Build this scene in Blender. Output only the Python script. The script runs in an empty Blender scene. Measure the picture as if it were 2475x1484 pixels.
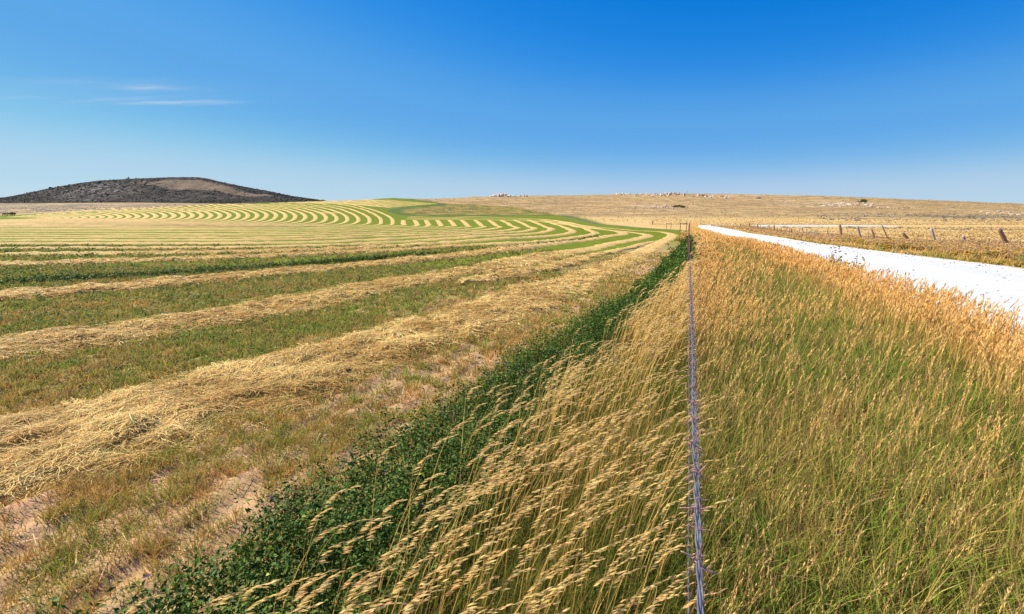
import bpy, math, random
import numpy as np
from mathutils import Vector, Matrix, Euler

random.seed(7)
RNG = np.random.default_rng(11)
scene = bpy.context.scene
COL = scene.collection

# ------------------------------------------------------------------ camera model
CAMH = 1.8
F = 1170.0; CX = 1237.5; CY = 742.0
PITCH = math.atan(242.0 / F)
SP, CP = math.sin(PITCH), math.cos(PITCH)


def uv(qx, qy):
    """photo position -> (X/Y, slope dz/dY) of the sight line"""
    dx = (np.asarray(qx, float) - CX) / F
    dy = -(np.asarray(qy, float) - CY) / F
    den = CP + dy * SP
    return dx / den, (-SP + dy * CP) / den


def pchip(x, y, xi):
    x = np.asarray(x, float); y = np.asarray(y, float); xi = np.asarray(xi, float)
    h = np.diff(x); d = np.diff(y) / h
    m = np.zeros(len(x))
    for i in range(1, len(x) - 1):
        if d[i - 1] * d[i] > 0:
            w1 = 2 * h[i] + h[i - 1]; w2 = h[i] + 2 * h[i - 1]
            m[i] = (w1 + w2) / (w1 / d[i - 1] + w2 / d[i])
    m[0] = d[0]; m[-1] = d[-1]
    k = np.clip(np.searchsorted(x, xi) - 1, 0, len(h) - 1)
    t = np.clip((xi - x[k]) / h[k], 0, 1)
    t2, t3 = t * t, t * t * t
    return (2*t3-3*t2+1)*y[k] + (t3-2*t2+t)*h[k]*m[k] + (-2*t3+3*t2)*y[k+1] + (t3-t2)*h[k]*m[k+1]


# ------------------------------------------------------------------ noise
def _hash(ix, iy, seed):
    n = (ix.astype(np.int64) * 374761393 + iy.astype(np.int64) * 668265263 + seed * 974711) & 0x7fffffff
    n = ((n ^ (n >> 13)) * 1274126177) & 0x7fffffff
    n = n ^ (n >> 16)
    return (n & 0xffff) / 65535.0


def vnoise(x, y, seed=0):
    x = np.asarray(x, float); y = np.asarray(y, float)
    ix = np.floor(x); iy = np.floor(y)
    fx = x - ix; fy = y - iy
    fx = fx*fx*(3-2*fx); fy = fy*fy*(3-2*fy)
    a = _hash(ix, iy, seed); b = _hash(ix+1, iy, seed); c = _hash(ix, iy+1, seed); d = _hash(ix+1, iy+1, seed)
    return (a*(1-fx)+b*fx)*(1-fy) + (c*(1-fx)+d*fx)*fy


def fbm(x, y, seed=0, o=4):
    s = 0; a = .5; t = 0
    for i in range(o):
        s = s + a*vnoise(x*2**i+17.3*i, y*2**i-9.1*i, seed+i); t += a; a *= .5
    return s/t


# ------------------------------------------------------------------ the land: height table over (X/Y, Y)
FIELD_NEAR = [(0.2, 0), (12, 0), (25, -.2), (40, -.5)]
ROAD_NEAR = [(0.2, 0), (8, 0), (15, -.15), (26, -.4), (36, -.8), (50, -1.2), (75, -1.9)]
MID_NEAR = [(0.2, 0), (6, 0), (12, -.2), (17, -.35), (22, -.5), (27, -.65), (40, -1.0), (50, -1.25), (75, -1.8)]
cols = {
    -500: (FIELD_NEAR, [(60, 556), (100, 540), (140, 529), (200, 521), (300, 516), (500, 511), (1000, 503), (1800, 492), (3600, 482)]),
    0:    (FIELD_NEAR, [(60, 556), (100, 541), (140, 530), (180, 525), (240, 520.5), (320, 518), (500, 512), (1000, 503), (1800, 491), (3600, 481)]),
    150:  (FIELD_NEAR, [(60, 555), (100, 542), (140, 531), (180, 522), (240, 514), (300, 510), (500, 508), (1000, 502), (1800, 490), (3600, 484)]),
    320:  (FIELD_NEAR, [(60, 554), (100, 544), (140, 533), (180, 520), (240, 509), (300, 505), (500, 503), (1000, 499), (1800, 489), (3600, 486)]),
    560:  (FIELD_NEAR, [(60, 554), (100, 546), (140, 538), (190, 519), (260, 501), (320, 492.5), (400, 494), (800, 499), (1800, 492), (3600, 490)]),
    800:  (FIELD_NEAR, [(60, 554), (100, 546.5), (140, 543), (180, 525), (240, 504), (300, 490.5), (340, 486), (420, 489), (800, 496), (1800, 494), (3600, 492)]),
    950:  (FIELD_NEAR, [(60, 554), (100, 546.5), (140, 543.8), (180, 529), (240, 505), (300, 488), (350, 479.5), (450, 482), (800, 492), (3600, 496)]),
    1200: (FIELD_NEAR, [(60, 554), (100, 547), (140, 543), (170, 535), (200, 530), (250, 518), (310, 501), (370, 490), (450, 480), (550, 474), (700, 477), (1200, 492), (3600, 497)]),
    1400: (MID_NEAR[:-2], [(60, 556), (100, 546.5), (140, 539), (200, 528), (260, 516), (330, 503), (430, 489), (560, 476), (640, 471.5), (800, 475), (1500, 494), (3600, 498)]),
    1600: (MID_NEAR, [(105, 545.5), (140, 540), (180, 533), (250, 520), (350, 502), (500, 480), (620, 467.5), (800, 471), (1500, 494), (3600, 498)]),
    1750: (ROAD_NEAR, [(105, 545), (140, 540), (180, 534), (250, 521), (350, 504), (500, 482), (620, 468.5), (800, 473), (1500, 494), (3600, 498)]),
    2000: (ROAD_NEAR, [(105, 545.2), (140, 541), (180, 535), (260, 522), (350, 508), (480, 487), (620, 474), (800, 479), (1500, 495), (3600, 498)]),
    2475: (ROAD_NEAR, [(105, 545.5), (140, 542), (180, 537), (260, 527), (350, 517), (450, 508), (620, 493), (800, 495), (1500, 498), (3600, 499)]),
    3000: (ROAD_NEAR, [(105, 546), (140, 543), (180, 539), (260, 531), (350, 522), (450, 514), (620, 501), (800, 500), (1500, 499), (3600, 499)]),
}
LY = np.linspace(math.log(0.2), math.log(3600), 700)
YT = np.exp(LY)
colu, colz = [], []
for qx in sorted(cols):
    near, far = cols[qx]
    u = (qx - CX) / F / 1.02
    pts = list(near)
    for Y, qy in far:
        pts.append((Y, CAMH + float(uv(qx, qy)[1]) * Y))
    pts = np.array(pts)
    colu.append(u)
    colz.append(pchip(np.log(pts[:, 0]), pts[:, 1], LY))
colu = np.array(colu); colz = np.array(colz)
UG = np.linspace(-2.2, 2.2, 441)
ZT = np.stack([np.interp(UG, colu, colz[:, j]) for j in range(len(LY))], 1)
ker = np.exp(-np.linspace(-2, 2, 9)**2); ker /= ker.sum()
ZTs = np.zeros_like(ZT)
for i, kk in enumerate(ker):
    ZTs += kk*ZT[np.clip(np.arange(len(UG))+i-4, 0, len(UG)-1)]
ZT = ZTs


def ground(X, Y):
    X = np.asarray(X, float); Y = np.asarray(Y, float)
    Yc = np.clip(Y, 0.2, 3599)
    u = np.clip(X / np.maximum(Yc, .5), -2.19, 2.19)
    fi = (u + 2.2) / 4.4 * 440; fj = (np.log(Yc) - LY[0]) / (LY[-1]-LY[0]) * 699
    i = np.clip(fi.astype(int), 0, 439); j = np.clip(fj.astype(int), 0, 698)
    a = fi - i; b = fj - j
    z = (ZT[i, j]*(1-a)+ZT[i+1, j]*a)*(1-b) + (ZT[i, j+1]*(1-a)+ZT[i+1, j+1]*a)*b
    wob = np.clip((Y-150)/250, 0, 1)
    z = z + wob*((fbm(X/22, Y/22, 3)-.5)*1.6 + (fbm(X/5, Y/5, 9)-.5)*.5)*np.clip((900-Y)/300, .2, 1)
    z = z + np.clip((Y-12)/30, 0, 1)*(1-wob)*(fbm(X/9, Y/9, 5)-.5)*.10
    return z


YS = np.exp(np.linspace(math.log(0.6), math.log(3500), 1600))


def unproj(qx, qy):
    u, v = uv(qx, qy); u = float(u); v = float(v)
    z = ground(u*YS, YS)
    vv = (z-CAMH)/YS
    k = np.nonzero(vv >= v)[0]
    if len(k) == 0:
        j = int(np.argmax(vv)); return u*YS[j], YS[j]
    j = k[0]
    if j == 0:
        return u*YS[0], YS[0]
    t = (v-vv[j-1])/(vv[j]-vv[j-1])
    Y = YS[j-1]+(YS[j]-YS[j-1])*t
    return u*Y, Y


def xf(Y):      # the near fence line
    return .039 + .361*np.asarray(Y, float)


def xr(Y):      # grass edge on the near side of the road
    return np.interp(Y, [-3, 5.57, 19.2, 59, 75], [2.9, 5.96, 10.8, 23.2, 28.0])


# ------------------------------------------------------------------ mesh helpers
def link_mesh(name, V, Fa, mats, parent=None, colr=None, smooth=False, mi=None, attrs=None, cname='Col'):
    """V (n,3); Fa (m,3) or (m,4) integer array"""
    me = bpy.data.meshes.new(name)
    V = np.ascontiguousarray(V, dtype=np.float32).reshape(-1, 3)
    Fa = np.ascontiguousarray(Fa, dtype=np.int32)
    n, k = Fa.shape
    me.vertices.add(len(V)); me.vertices.foreach_set('co', V.ravel())
    me.loops.add(n*k); me.loops.foreach_set('vertex_index', Fa.ravel())
    me.polygons.add(n); me.polygons.foreach_set('loop_start', np.arange(0, n*k, k, dtype=np.int32))
    try:
        me.polygons.foreach_set('loop_total', np.full(n, k, dtype=np.int32))
    except Exception:
        pass
    if smooth:
        me.polygons.foreach_set('use_smooth', np.ones(n, dtype=bool))
    if mi is not None:
        me.polygons.foreach_set('material_index', np.asarray(mi, dtype=np.int32))
    me.update(calc_edges=True)
    if colr is not None:
        c = np.ones((len(V), 4), dtype=np.float32); c[:, :3] = np.asarray(colr, dtype=np.float32).reshape(-1, 3)
        at = me.attributes.new(cname, 'FLOAT_COLOR', 'POINT'); at.data.foreach_set('color', c.ravel())
    if attrs:
        for k2, a in attrs.items():
            at = me.attributes.new(k2, 'FLOAT', 'POINT'); at.data.foreach_set('value', np.ascontiguousarray(a, dtype=np.float32).ravel())
    for m in (mats if isinstance(mats, (list, tuple)) else [mats]):
        me.materials.append(m)
    o = bpy.data.objects.new(name, me); COL.objects.link(o)
    if parent is not None:
        o.parent = parent
    return o


def tag(o, label=None, cat=None, group=None, kind=None):
    if label: o['label'] = label
    if cat: o['category'] = cat
    if group: o['group'] = group
    if kind: o['kind'] = kind
    return o


def empty(name, loc, rz=0):
    o = bpy.data.objects.new(name, None); COL.objects.link(o)
    o.location = loc; o.rotation_euler = (0, 0, rz); o.empty_display_size = .2
    return o


def copy_tree(o, parent=None):
    c = o.copy(); COL.objects.link(c)
    if parent is not None: c.parent = parent
    for ch in list(o.children):
        copy_tree(ch, c)
    return c


class Soup:
    """gathers triangles of many small pieces"""
    def __init__(s):
        s.v = []; s.f = []; s.c = []; s.n = 0

    def add(s, V, T, C):
        """V (N,K,3), T (t,3) template, C (N,K,3)"""
        N, K, _ = V.shape
        if N == 0: return
        s.v.append(V.reshape(-1, 3).astype(np.float32))
        idx = (np.arange(N)[:, None, None]*K + np.asarray(T)[None] + s.n).reshape(-1, 3)
        s.f.append(idx.astype(np.int32))
        s.c.append(np.broadcast_to(C, V.shape).reshape(-1, 3).astype(np.float32))
        s.n += N*K

    def build(s, name, mat, parent=None, smooth=False):
        return link_mesh(name, np.concatenate(s.v), np.concatenate(s.f), mat, parent, np.concatenate(s.c), smooth)


def jitter(c, n, amt=.2, rng=RNG):
    c = np.asarray(c, float)
    b = 1+rng.normal(0, amt, (n, 1))
    return np.clip(c[None]*b*(1+rng.normal(0, amt*.35, (n, 3))), 0.004, 1)


def mixc(a, b, t):
    return a*(1-t[:, None]) + b*t[:, None]


def blades(S, base, h, lean, w, c0, c1, segs=3, az=None, pw=1.8, taper=1.5, rng=RNG):
    """S soup; base (N,3); h,w (N,); lean (N,2) tip displacement / h; c0,c1 (N,3)"""
    N = len(base)
    if N == 0: return None
    if az is None: az = rng.uniform(0, math.pi, N)
    side = np.stack([np.cos(az), np.sin(az), np.zeros(N)], 1)
    L2 = (lean**2).sum(1)
    V = np.zeros((N, 2*segs+1, 3)); C = np.zeros((N, 2*segs+1, 3))
    P = []
    for i in range(segs+1):
        t = i/segs
        p = base.copy()
        p[:, :2] += lean*(h*t**pw)[:, None]
        p[:, 2] += h*t*(1-.35*np.minimum(L2, 1.6)*t)
        P.append(p)
        ww = w*.5*(1-t**taper)
        cc = c0*(1-t)+c1*t
        if i < segs:
            V[:, 2*i] = p-side*ww[:, None]; V[:, 2*i+1] = p+side*ww[:, None]
            C[:, 2*i] = cc; C[:, 2*i+1] = cc
        else:
            V[:, 2*i] = p; C[:, 2*i] = cc
    T = []
    for i in range(segs-1):
        a = 2*i
        T += [(a, a+1, a+3), (a, a+3, a+2)]
    a = 2*(segs-1)
    T += [(a, a+1, a+2)]
    S.add(V, T, C)
    d = P[-1]-P[-2]; d /= np.linalg.norm(d, axis=1)[:, None]+1e-9
    return P[-1], d


def spikelets(S, tip, d, hl, n, sl, sw, col, wind, rng=RNG, open_=.5, along=.35, nod=1.0):
    """drooping comb-like head of slender grains along the last HL of each stem"""
    N = len(tip)
    wind = np.asarray(wind, float)
    for k in range(n):
        t = (k+.5)/n
        bend = nod*np.array([.55*wind[0], .55*wind[1], -.40])
        p = tip + d*(hl*(t-.6))[:, None] + bend[None]*(hl*t*t*1.1)[:, None]
        r = rng.normal(0, 1, (N, 3)); r /= np.linalg.norm(r, axis=1)[:, None]
        a = d*along + np.array([wind[0], wind[1], -.28])[None]*(1.2-along) + r*open_*.55
        a /= np.linalg.norm(a, axis=1)[:, None]
        s = np.cross(a, rng.normal(0, 1, (N, 3))); s /= np.linalg.norm(s, axis=1)[:, None]+1e-9
        p = p + r*(hl*.045*open_)[:, None]
        l = sl*(1-.35*t)*rng.uniform(.7, 1.25, N); w = sw*rng.uniform(.8, 1.2, N)
        V = np.stack([p, p+a*(l*.45)[:, None]+s*(w*.5)[:, None], p+a*l[:, None], p+a*(l*.45)[:, None]-s*(w*.5)[:, None]], 1)
        C = jitter(col, N, .14, rng)[:, None, :]*np.array([.85, 1, 1.08, 1])[None, :, None]
        S.add(V, [(0, 1, 2), (0, 2, 3)], C)


def leaflets(S, pos, size, c, up=.5, ratio=.5, rng=RNG):
    N = len(pos)
    nrm = rng.normal(0, 1, (N, 3)); nrm[:, 2] = np.abs(nrm[:, 2])+up
    nrm /= np.linalg.norm(nrm, axis=1)[:, None]
    a = np.cross(nrm, rng.normal(0, 1, (N, 3))); a /= np.linalg.norm(a, axis=1)[:, None]
    b = np.cross(nrm, a)
    s = size[:, None]
    V = np.stack([pos-a*s*.5, pos+b*s*ratio*.5+nrm*s*.1, pos+a*s*.5, pos-b*s*ratio*.5+nrm*s*.1], 1)
    S.add(V, [(0, 1, 2), (0, 2, 3)], np.repeat(c[:, None, :], 4, 1))


def pip(X, Y, poly):
    X = np.asarray(X); Y = np.asarray(Y)
    ins = np.zeros(X.shape, bool)
    n = len(poly)
    for i in range(n):
        x0, y0 = poly[i]; x1, y1 = poly[(i+1) % n]
        if y0 == y1: continue
        c = ((y0 > Y) != (y1 > Y)) & (X < (x1-x0)*(Y-y0)/(y1-y0)+x0)
        ins ^= c
    return ins


def sdist(X, Y, poly):
    d = np.full(X.shape, 1e9)
    n = len(poly)
    for i in range(n):
        x0, y0 = poly[i]; x1, y1 = poly[(i+1) % n]
        ex, ey = x1-x0, y1-y0
        t = np.clip(((X-x0)*ex+(Y-y0)*ey)/(ex*ex+ey*ey+1e-12), 0, 1)
        d = np.minimum(d, np.hypot(X-x0-t*ex, Y-y0-t*ey))
    return np.where(pip(X, Y, poly), d, -d)


# ------------------------------------------------------------------ materials
def new_mat(name):
    m = bpy.data.materials.new(name); m.use_nodes = True
    nt = m.node_tree; nt.nodes.clear()
    out = nt.nodes.new('ShaderNodeOutputMaterial')
    return m, nt, out


class G:
    """tiny node builder"""
    def __init__(s, nt): s.nt = nt
    def n(s, t, **k):
        x = s.nt.nodes.new(t)
        for a, b in k.items(): setattr(x, a, b)
        return x
    def l(s, a, b): s.nt.links.new(a, b)
    def attr(s, name, out='Fac'):
        x = s.n('ShaderNodeAttribute'); x.attribute_name = name; return x.outputs[out]
    def pos(s):
        return s.n('ShaderNodeNewGeometry').outputs['Position']
    def noise(s, vec, scale, detail=4, rough=.6, dist=0, stretch=None):
        if stretch is not None:
            mp = s.n('ShaderNodeMapping'); mp.inputs['Scale'].default_value = stretch
            s.l(vec, mp.inputs['Vector']); vec = mp.outputs[0]
        x = s.n('ShaderNodeTexNoise'); x.inputs['Scale'].default_value = scale
        x.inputs['Detail'].default_value = detail; x.inputs['Roughness'].default_value = rough
        x.inputs['Distortion'].default_value = dist
        s.l(vec, x.inputs['Vector']); return x.outputs['Fac']
    def ramp(s, fac, a, b, lo=0, hi=1):
        x = s.n('ShaderNodeMapRange'); x.interpolation_type = 'SMOOTHSTEP'
        x.inputs['From Min'].default_value = a; x.inputs['From Max'].default_value = b
        x.inputs['To Min'].default_value = lo; x.inputs['To Max'].default_value = hi
        s.l(fac, x.inputs['Value']); return x.outputs[0]
    def mix(s, fac, a, b):
        x = s.n('ShaderNodeMix', data_type='RGBA')
        for sock, v in ((x.inputs[0], fac), (x.inputs[6], a), (x.inputs[7], b)):
            if isinstance(v, (int, float)): sock.default_value = v
            elif isinstance(v, tuple): sock.default_value = (*v, 1)
            else: s.l(v, sock)
        return x.outputs[2]
    def math(s, op, a, b=None, clamp=False):
        x = s.n('ShaderNodeMath', operation=op); x.use_clamp = clamp
        for sock, v in ((x.inputs[0], a), (x.inputs[1], b)):
            if v is None: continue
            if isinstance(v, (int, float)): sock.default_value = v
            else: s.l(v, sock)
        return x.outputs[0]
    def bump(s, h, strength=.5, dist=.05):
        x = s.n('ShaderNodeBump'); x.inputs['Strength'].default_value = strength; x.inputs['Distance'].default_value = dist
        s.l(h, x.inputs['Height']); return x.outputs[0]


def principled(name, color, rough=.8, bump=None, metallic=0, spec=.3, noise_scale=None, c2=None, coord='obj', bdist=.01, bscale=60):
    m, nt, out = new_mat(name); g = G(nt)
    p = g.n('ShaderNodeBsdfPrincipled')
    p.inputs['Roughness'].default_value = rough; p.inputs['Metallic'].default_value = metallic
    p.inputs['Specular IOR Level'].default_value = spec
    tc = g.n('ShaderNodeTexCoord').outputs['Object']
    if c2 is not None:
        n = g.noise(tc, noise_scale or 8, 5, .65)
        c = g.mix(g.ramp(n, .38, .62), color, c2); g.l(c, p.inputs['Base Color'])
    else:
        p.inputs['Base Color'].default_value = (*color, 1)
    if bump:
        g.l(g.bump(g.noise(tc, bscale, 5, .7), bump, bdist), p.inputs['Normal'])
    g.l(p.outputs[0], out.inputs[0])
    return m


def leaf_mat(name, trans=.3, rough=.55, spec=.25):
    m, nt, out = new_mat(name); g = G(nt)
    c = g.attr('Col', 'Color')
    p = g.n('ShaderNodeBsdfPrincipled'); p.inputs['Roughness'].default_value = rough
    p.inputs['Specular IOR Level'].default_value = spec
    t = g.n('ShaderNodeBsdfTranslucent')
    g.l(c, p.inputs['Base Color']); g.l(c, t.inputs['Color'])
    mx = g.n('ShaderNodeMixShader'); mx.inputs[0].default_value = trans
    g.l(p.outputs[0], mx.inputs[1]); g.l(t.outputs[0], mx.inputs[2]); g.l(mx.outputs[0], out.inputs[0])
    return m


M_GRASS = leaf_mat('grass_blades', .42, .7, .05)
M_ALF = leaf_mat('alfalfa_leaves', .25, .55, .15)
M_STRAW = leaf_mat('dry_straw', .2, .6, .12)
M_SHRUB = leaf_mat('shrub_leaves', .15, .7, .1)

GREEN = np.array([.165, .235, .030]); OLIVE = np.array([.36, .33, .065]); GOLD = np.array([.64, .41, .12])
CREAM = np.array([.97, .64, .25]); ORANGE = np.array([.92, .55, .17]); TAN = np.array([.62, .41, .17])
ALFG = np.array([.042, .084, .008])


def ground_material():
    m, nt, out = new_mat('land_surface'); g = G(nt)
    P = g.pos()
    f = g.attr('field'); pa = g.attr('patch'); dry = g.attr('dry'); br = g.attr('brown'); sg = g.attr('sage'); rk = g.attr('rock'); lush = g.attr('lush')
    n_f = g.noise(P, 9, 6, .7); n_m = g.noise(P, 1.3, 5, .6); n_l = g.noise(P, .16, 5, .6); n_xl = g.noise(P, .022, 5, .65, .3, (.5, 1.5, 1))
    # soil
    soil = g.mix(g.ramp(n_f, .35, .65), (.42, .235, .125), (.58, .345, .20))
    # mown alfalfa field
    grn = g.mix(g.ramp(n_m, .3, .7), (.100, .150, .003), (.160, .195, .008))
    grn = g.mix(g.ramp(n_f, .45, .75, 0, .7), grn, (.27, .22, .045))
    drc = g.mix(g.ramp(n_f, .50, .72, 0, .7), soil, (.27, .235, .085))
    drf = g.math('MULTIPLY', dry, g.ramp(n_m, .25, .65, .65, 1.0))
    fld = g.mix(drf, grn, drc)
    # wild dry grass
    gold = g.mix(g.ramp(n_l, .3, .7), (.52, .34, .125), (.62, .43, .18))
    gold = g.mix(g.ramp(n_m, .5, .8), gold, (.36, .24, .10))
    brn = g.mix(g.ramp(n_m, .35, .65), (.38, .235, .10), (.50, .335, .15))
    brn = g.mix(g.ramp(n_l, .46, .60, 0, .8), brn, (.19, .135, .06))
    brn = g.mix(g.ramp(g.noise(P, .07, 5, .7, .5, (.5, 1.4, 1)), .5, .62, 0, .8), brn, (.55, .38, .165))
    brn = g.mix(g.ramp(g.noise(P, .35, 6, .75, 0, (.6, 1, 1)), .55, .66, 0, .7), brn, (.16, .14, .075))
    brn = g.mix(g.ramp(n_xl, .48, .60, 0, .6), brn, (.27, .18, .08))
    wild = g.mix(br, gold, brn)
    # grey sagebrush ground
    sgn = g.noise(P, .02, 6, .7, .2, (.35, 1.6, 1))
    sgm = g.math('MULTIPLY', sg, g.ramp(sgn, .43, .51))
    sgc = g.mix(g.ramp(n_m, .3, .7), (.115, .10, .09), (.20, .165, .125))
    wild = g.mix(sgm, wild, sgc)
    # bare pale rock slabs
    rn = g.noise(P, .22, 7, .78, .3, (.5, 1, 1))
    rkm = g.math('MULTIPLY', rk, g.ramp(rn, .53, .58))
    wild = g.mix(rkm, wild, g.mix(g.ramp(n_f, .3, .7), (.50, .38, .28), (.62, .51, .40)))
    # greenish meadow patch
    pc = g.mix(g.ramp(n_l, .40, .60), (.135, .130, .022), (.34, .235, .07))
    pc = g.mix(g.ramp(n_m, .5, .75, 0, .5), pc, (.14, .14, .035))
    edge = g.ramp(g.math('ADD', pa, g.math('MULTIPLY', g.math('SUBTRACT', n_l, .5), 16)), -2, 2)
    wild = g.mix(edge, wild, pc)
    fm = g.ramp(g.math('ADD', f, g.math('MULTIPLY', g.math('SUBTRACT', n_m, .5), .5)), -.12, .12)
    lsh = g.mix(g.ramp(n_m, .3, .7), (.045, .10, .02), (.10, .15, .03))
    wild = g.mix(lush, wild, lsh)
    c = g.mix(fm, wild, fld)
    p = g.n('ShaderNodeBsdfPrincipled'); p.inputs['Roughness'].default_value = .95; p.inputs['Specular IOR Level'].default_value = .1
    g.l(c, p.inputs['Base Color'])
    bb = g.math('ADD', g.math('MULTIPLY', n_f, .06), g.math('MULTIPLY', n_m, .25))
    g.l(g.bump(bb, .7, .5), p.inputs['Normal'])
    g.l(p.outputs[0], out.inputs[0])
    return m


# ------------------------------------------------------------------ frames used when reading positions off the photograph
def c1(x, y): return (.3418*x, 392.7+.3418*y)
def c2(x, y): return (785.5+.3662*x, 423+.3662*y)
def z2(x, y): return (785.5+.1465*x, 447.1+.1465*y)
def r3(x, y): return (1450+.1709*x, 447.1+.1709*y)
def r4(x, y): return (1722+.1465*x, 513.6+.1465*y)
def r5(x, y): return (2054+.1699*x, 513.6+.1699*y)


ALF_L = np.array([(-2.85, -1.0), (-1.52, 1.86), (-.48, 4.02), (.84, 6.6), (2.25, 9.2), (4.0, 13.6), (6.6, 19.8), (9.2, 26.6), (13.6, 37.5)])
ALF_R = np.array([(-1.6, -1.0), (-.62, 1.5), (-.13, 2.42), (.55, 4.0), (1.42, 6.15), (2.72, 8.6), (5.35, 14.6), (7.75, 21.0), (10.3, 28.2), (14.0, 38.5)])


def xal(Y): return np.interp(Y, ALF_L[:, 1], ALF_L[:, 0])
def xar(Y): return np.interp(Y, ALF_R[:, 1], ALF_R[:, 0])


edge_q = [(1657, 560), c2(2300, 366), c2(2000, 346), c2(1800, 330), c2(1650, 297), c2(1550, 272), c2(1400, 268), c2(1100, 271), c2(800, 276),
          c2(600, 272), c2(470, 262), c2(395, 236), c2(430, 225), c2(540, 207), c2(750, 190), c2(650, 173), c2(520, 153), c2(400, 149.5)]
FIELD = [tuple(p) for p in ALF_L] + [unproj(*p) for p in edge_q]
FIELD += [(u*(Y), Y) for u, Y in [(-.235, 372), (-.37, 350), (-.58, 330), (-.7, 312), (-.77, 300), (-.93, 262), (-1.06, 240), (-1.3, 225), (-2.2, 220)]]
FIELD += [(-400, 120), (-60, -6), (-6, -6), (-5, -4)]
PATCH = [unproj(*p) for p in [c2(410, 240), c2(520, 272), c2(800, 279), c2(1100, 274), c2(1400, 271), c2(1540, 268), c2(1500, 250), c2(1250, 208), c2(1000, 194), c2(760, 186), c2(560, 210)]]

# ------------------------------------------------------------------ land mesh
WG = np.linspace(-2.0, 2.0, 1050)
YG = np.exp(np.linspace(math.log(2.0), math.log(3600), 980)) - 6
WW, YY = np.meshgrid(WG, YG, indexing='ij')
XX = WW*(YY+6)
ZZ = ground(XX, YY)
# gentle furrows and clods in the near field
d_f = (xf(YY)-XX)*.94
nearm = np.clip((16-YY)/10, 0, 1)
ZZ = ZZ + nearm*(XX < xal(YY))*(.018*np.sin(2*math.pi*d_f/.34+2*fbm(XX, YY, 4))+.03*(fbm(XX*3, YY*3, 8)-.5))
nw, ny = WW.shape
idx = np.arange(nw*ny).reshape(nw, ny)
FA = np.stack([idx[:-1, :-1], idx[1:, :-1], idx[1:, 1:], idx[:-1, 1:]], -1).reshape(-1, 4)
fs = np.clip(sdist(XX.ravel(), YY.ravel(), FIELD), -30, 30)
# grassy islands left standing in the field
for (a, b, ra, rb) in [(c1(1385, 346), 0, 8, 4.0), (c1(2318, 356), 0, 5, 3.2), (z2(850, 375), 0, 6, 4)]:
    ix, iy = unproj(*a)
    q = 1-np.hypot((XX.ravel()-ix)/ra, (YY.ravel()-iy)/rb)
    fs = np.where(q > -.5, np.minimum(fs, -q*3.0), fs)
ps = np.clip(sdist(XX.ravel(), YY.ravel(), PATCH), -30, 30)
Yr = YY.ravel(); Xr = XX.ravel(); Ur = Xr/np.maximum(Yr, 1)
dry = np.clip((4.0-np.abs(sdist(Xr, Yr, FIELD)))/1.5, 0, 1)*np.clip((45-Yr)/25, 0, 1)
dry = np.maximum(dry, .55*np.clip((14-Yr)/10, 0, 1))
brown = np.clip((Yr-225+40*fbm(Xr/40, Yr/40, 2))/40, 0, 1)*np.clip((Ur+.6)/.2, 0, 1)
brown = np.maximum(brown, .7*np.clip(1-np.abs(Yr-125)/14, 0, 1)*(Ur > .3))
sage = np.clip((-.25-Ur)/.1, 0, 1)*np.clip((Yr-250)/60, 0, 1)*np.clip((1750-Yr)/150, 0, 1) + .0
sage = np.maximum(sage, .7*np.clip((Ur-.6)/.25, 0, 1)*np.clip((Yr-190)/30, 0, 1)*np.clip((330-Yr)/50, 0, 1))
rock = np.clip((Ur-.15)/.1, 0, 1)*np.clip((Yr-540)/40, 0, 1)*np.clip((.62-Ur)/.1, 0, 1)
rock = np.maximum(rock, np.clip(1-np.hypot((Ur-.62)/.16, (Yr-455)/55), 0, 1)**.5)
rock = np.maximum(rock, .85*np.clip(1-np.hypot((Ur-.29)/.06, (Yr-370)/70), 0, 1)**.5)
rock = np.maximum(rock, .75*np.clip(1-np.hypot((Ur-.96)/.1, (Yr-400)/40), 0, 1)**.5)
lw_ = 1.6+np.clip((Yr-90)/40, 0, 3)
lush = .9*np.clip(1.4-np.abs(fs+.6*lw_)/lw_, 0, 1)*np.clip((Yr-30)/20, 0, 1)*(Ur < .37)*(Ur > -.35)
lush = np.maximum(lush, .85*np.clip(1-np.abs(Xr-xal(Yr)-.4)/.9, 0, 1)*(Yr < 40))
land = link_mesh('ground', np.stack([XX, YY, ZZ], -1).reshape(-1, 3), FA, ground_material(), smooth=True,
                 attrs=dict(field=fs, patch=ps, dry=dry, brown=brown, sage=sage, rock=rock, lush=lush))
tag(land, 'rolling land of mown field, verge and dry grass hillside', 'ground', kind='structure')

# ------------------------------------------------------------------ gravel road
m, nt, out = new_mat('white_gravel'); g = G(nt)
P = g.pos()
nf = g.noise(P, 14, 6, .75); nm = g.noise(P, .8, 4, .6, 0, (1.6, .25, 1))
c = g.mix(g.ramp(nf, .35, .7), (.50, .495, .48), (.68, .675, .66))
c = g.mix(g.ramp(nm, .45, .75, 0, .45), c, (.50, .49, .47))
tk = g.attr('across')
trk = g.math('ABSOLUTE', g.math('SINE', g.math('MULTIPLY', tk, 9.42)))
c = g.mix(g.math('MULTIPLY', g.ramp(trk, .55, .95), .35), c, (.74, .735, .72))
c = g.mix(g.ramp(g.math('ABSOLUTE', g.math('SUBTRACT', tk, .5)), .40, .5, 0, .6), c, (.36, .33, .29))
p = g.n('ShaderNodeBsdfPrincipled'); p.inputs['Roughness'].default_value = .95; p.inputs['Specular IOR Level'].default_value = .1
g.l(c, p.inputs['Base Color']); g.l(g.bump(nf, .6, .03), p.inputs['Normal']); g.l(p.outputs[0], out.inputs[0])
M_ROAD = m

road_far = [unproj(*p) for p in [(2475, 647), (2276, 625), (2082, 601), (1936, 581), (1790, 557.5), (1742, 549.5)]]
road_far = [(13.2, 6.0)] + road_far


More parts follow.
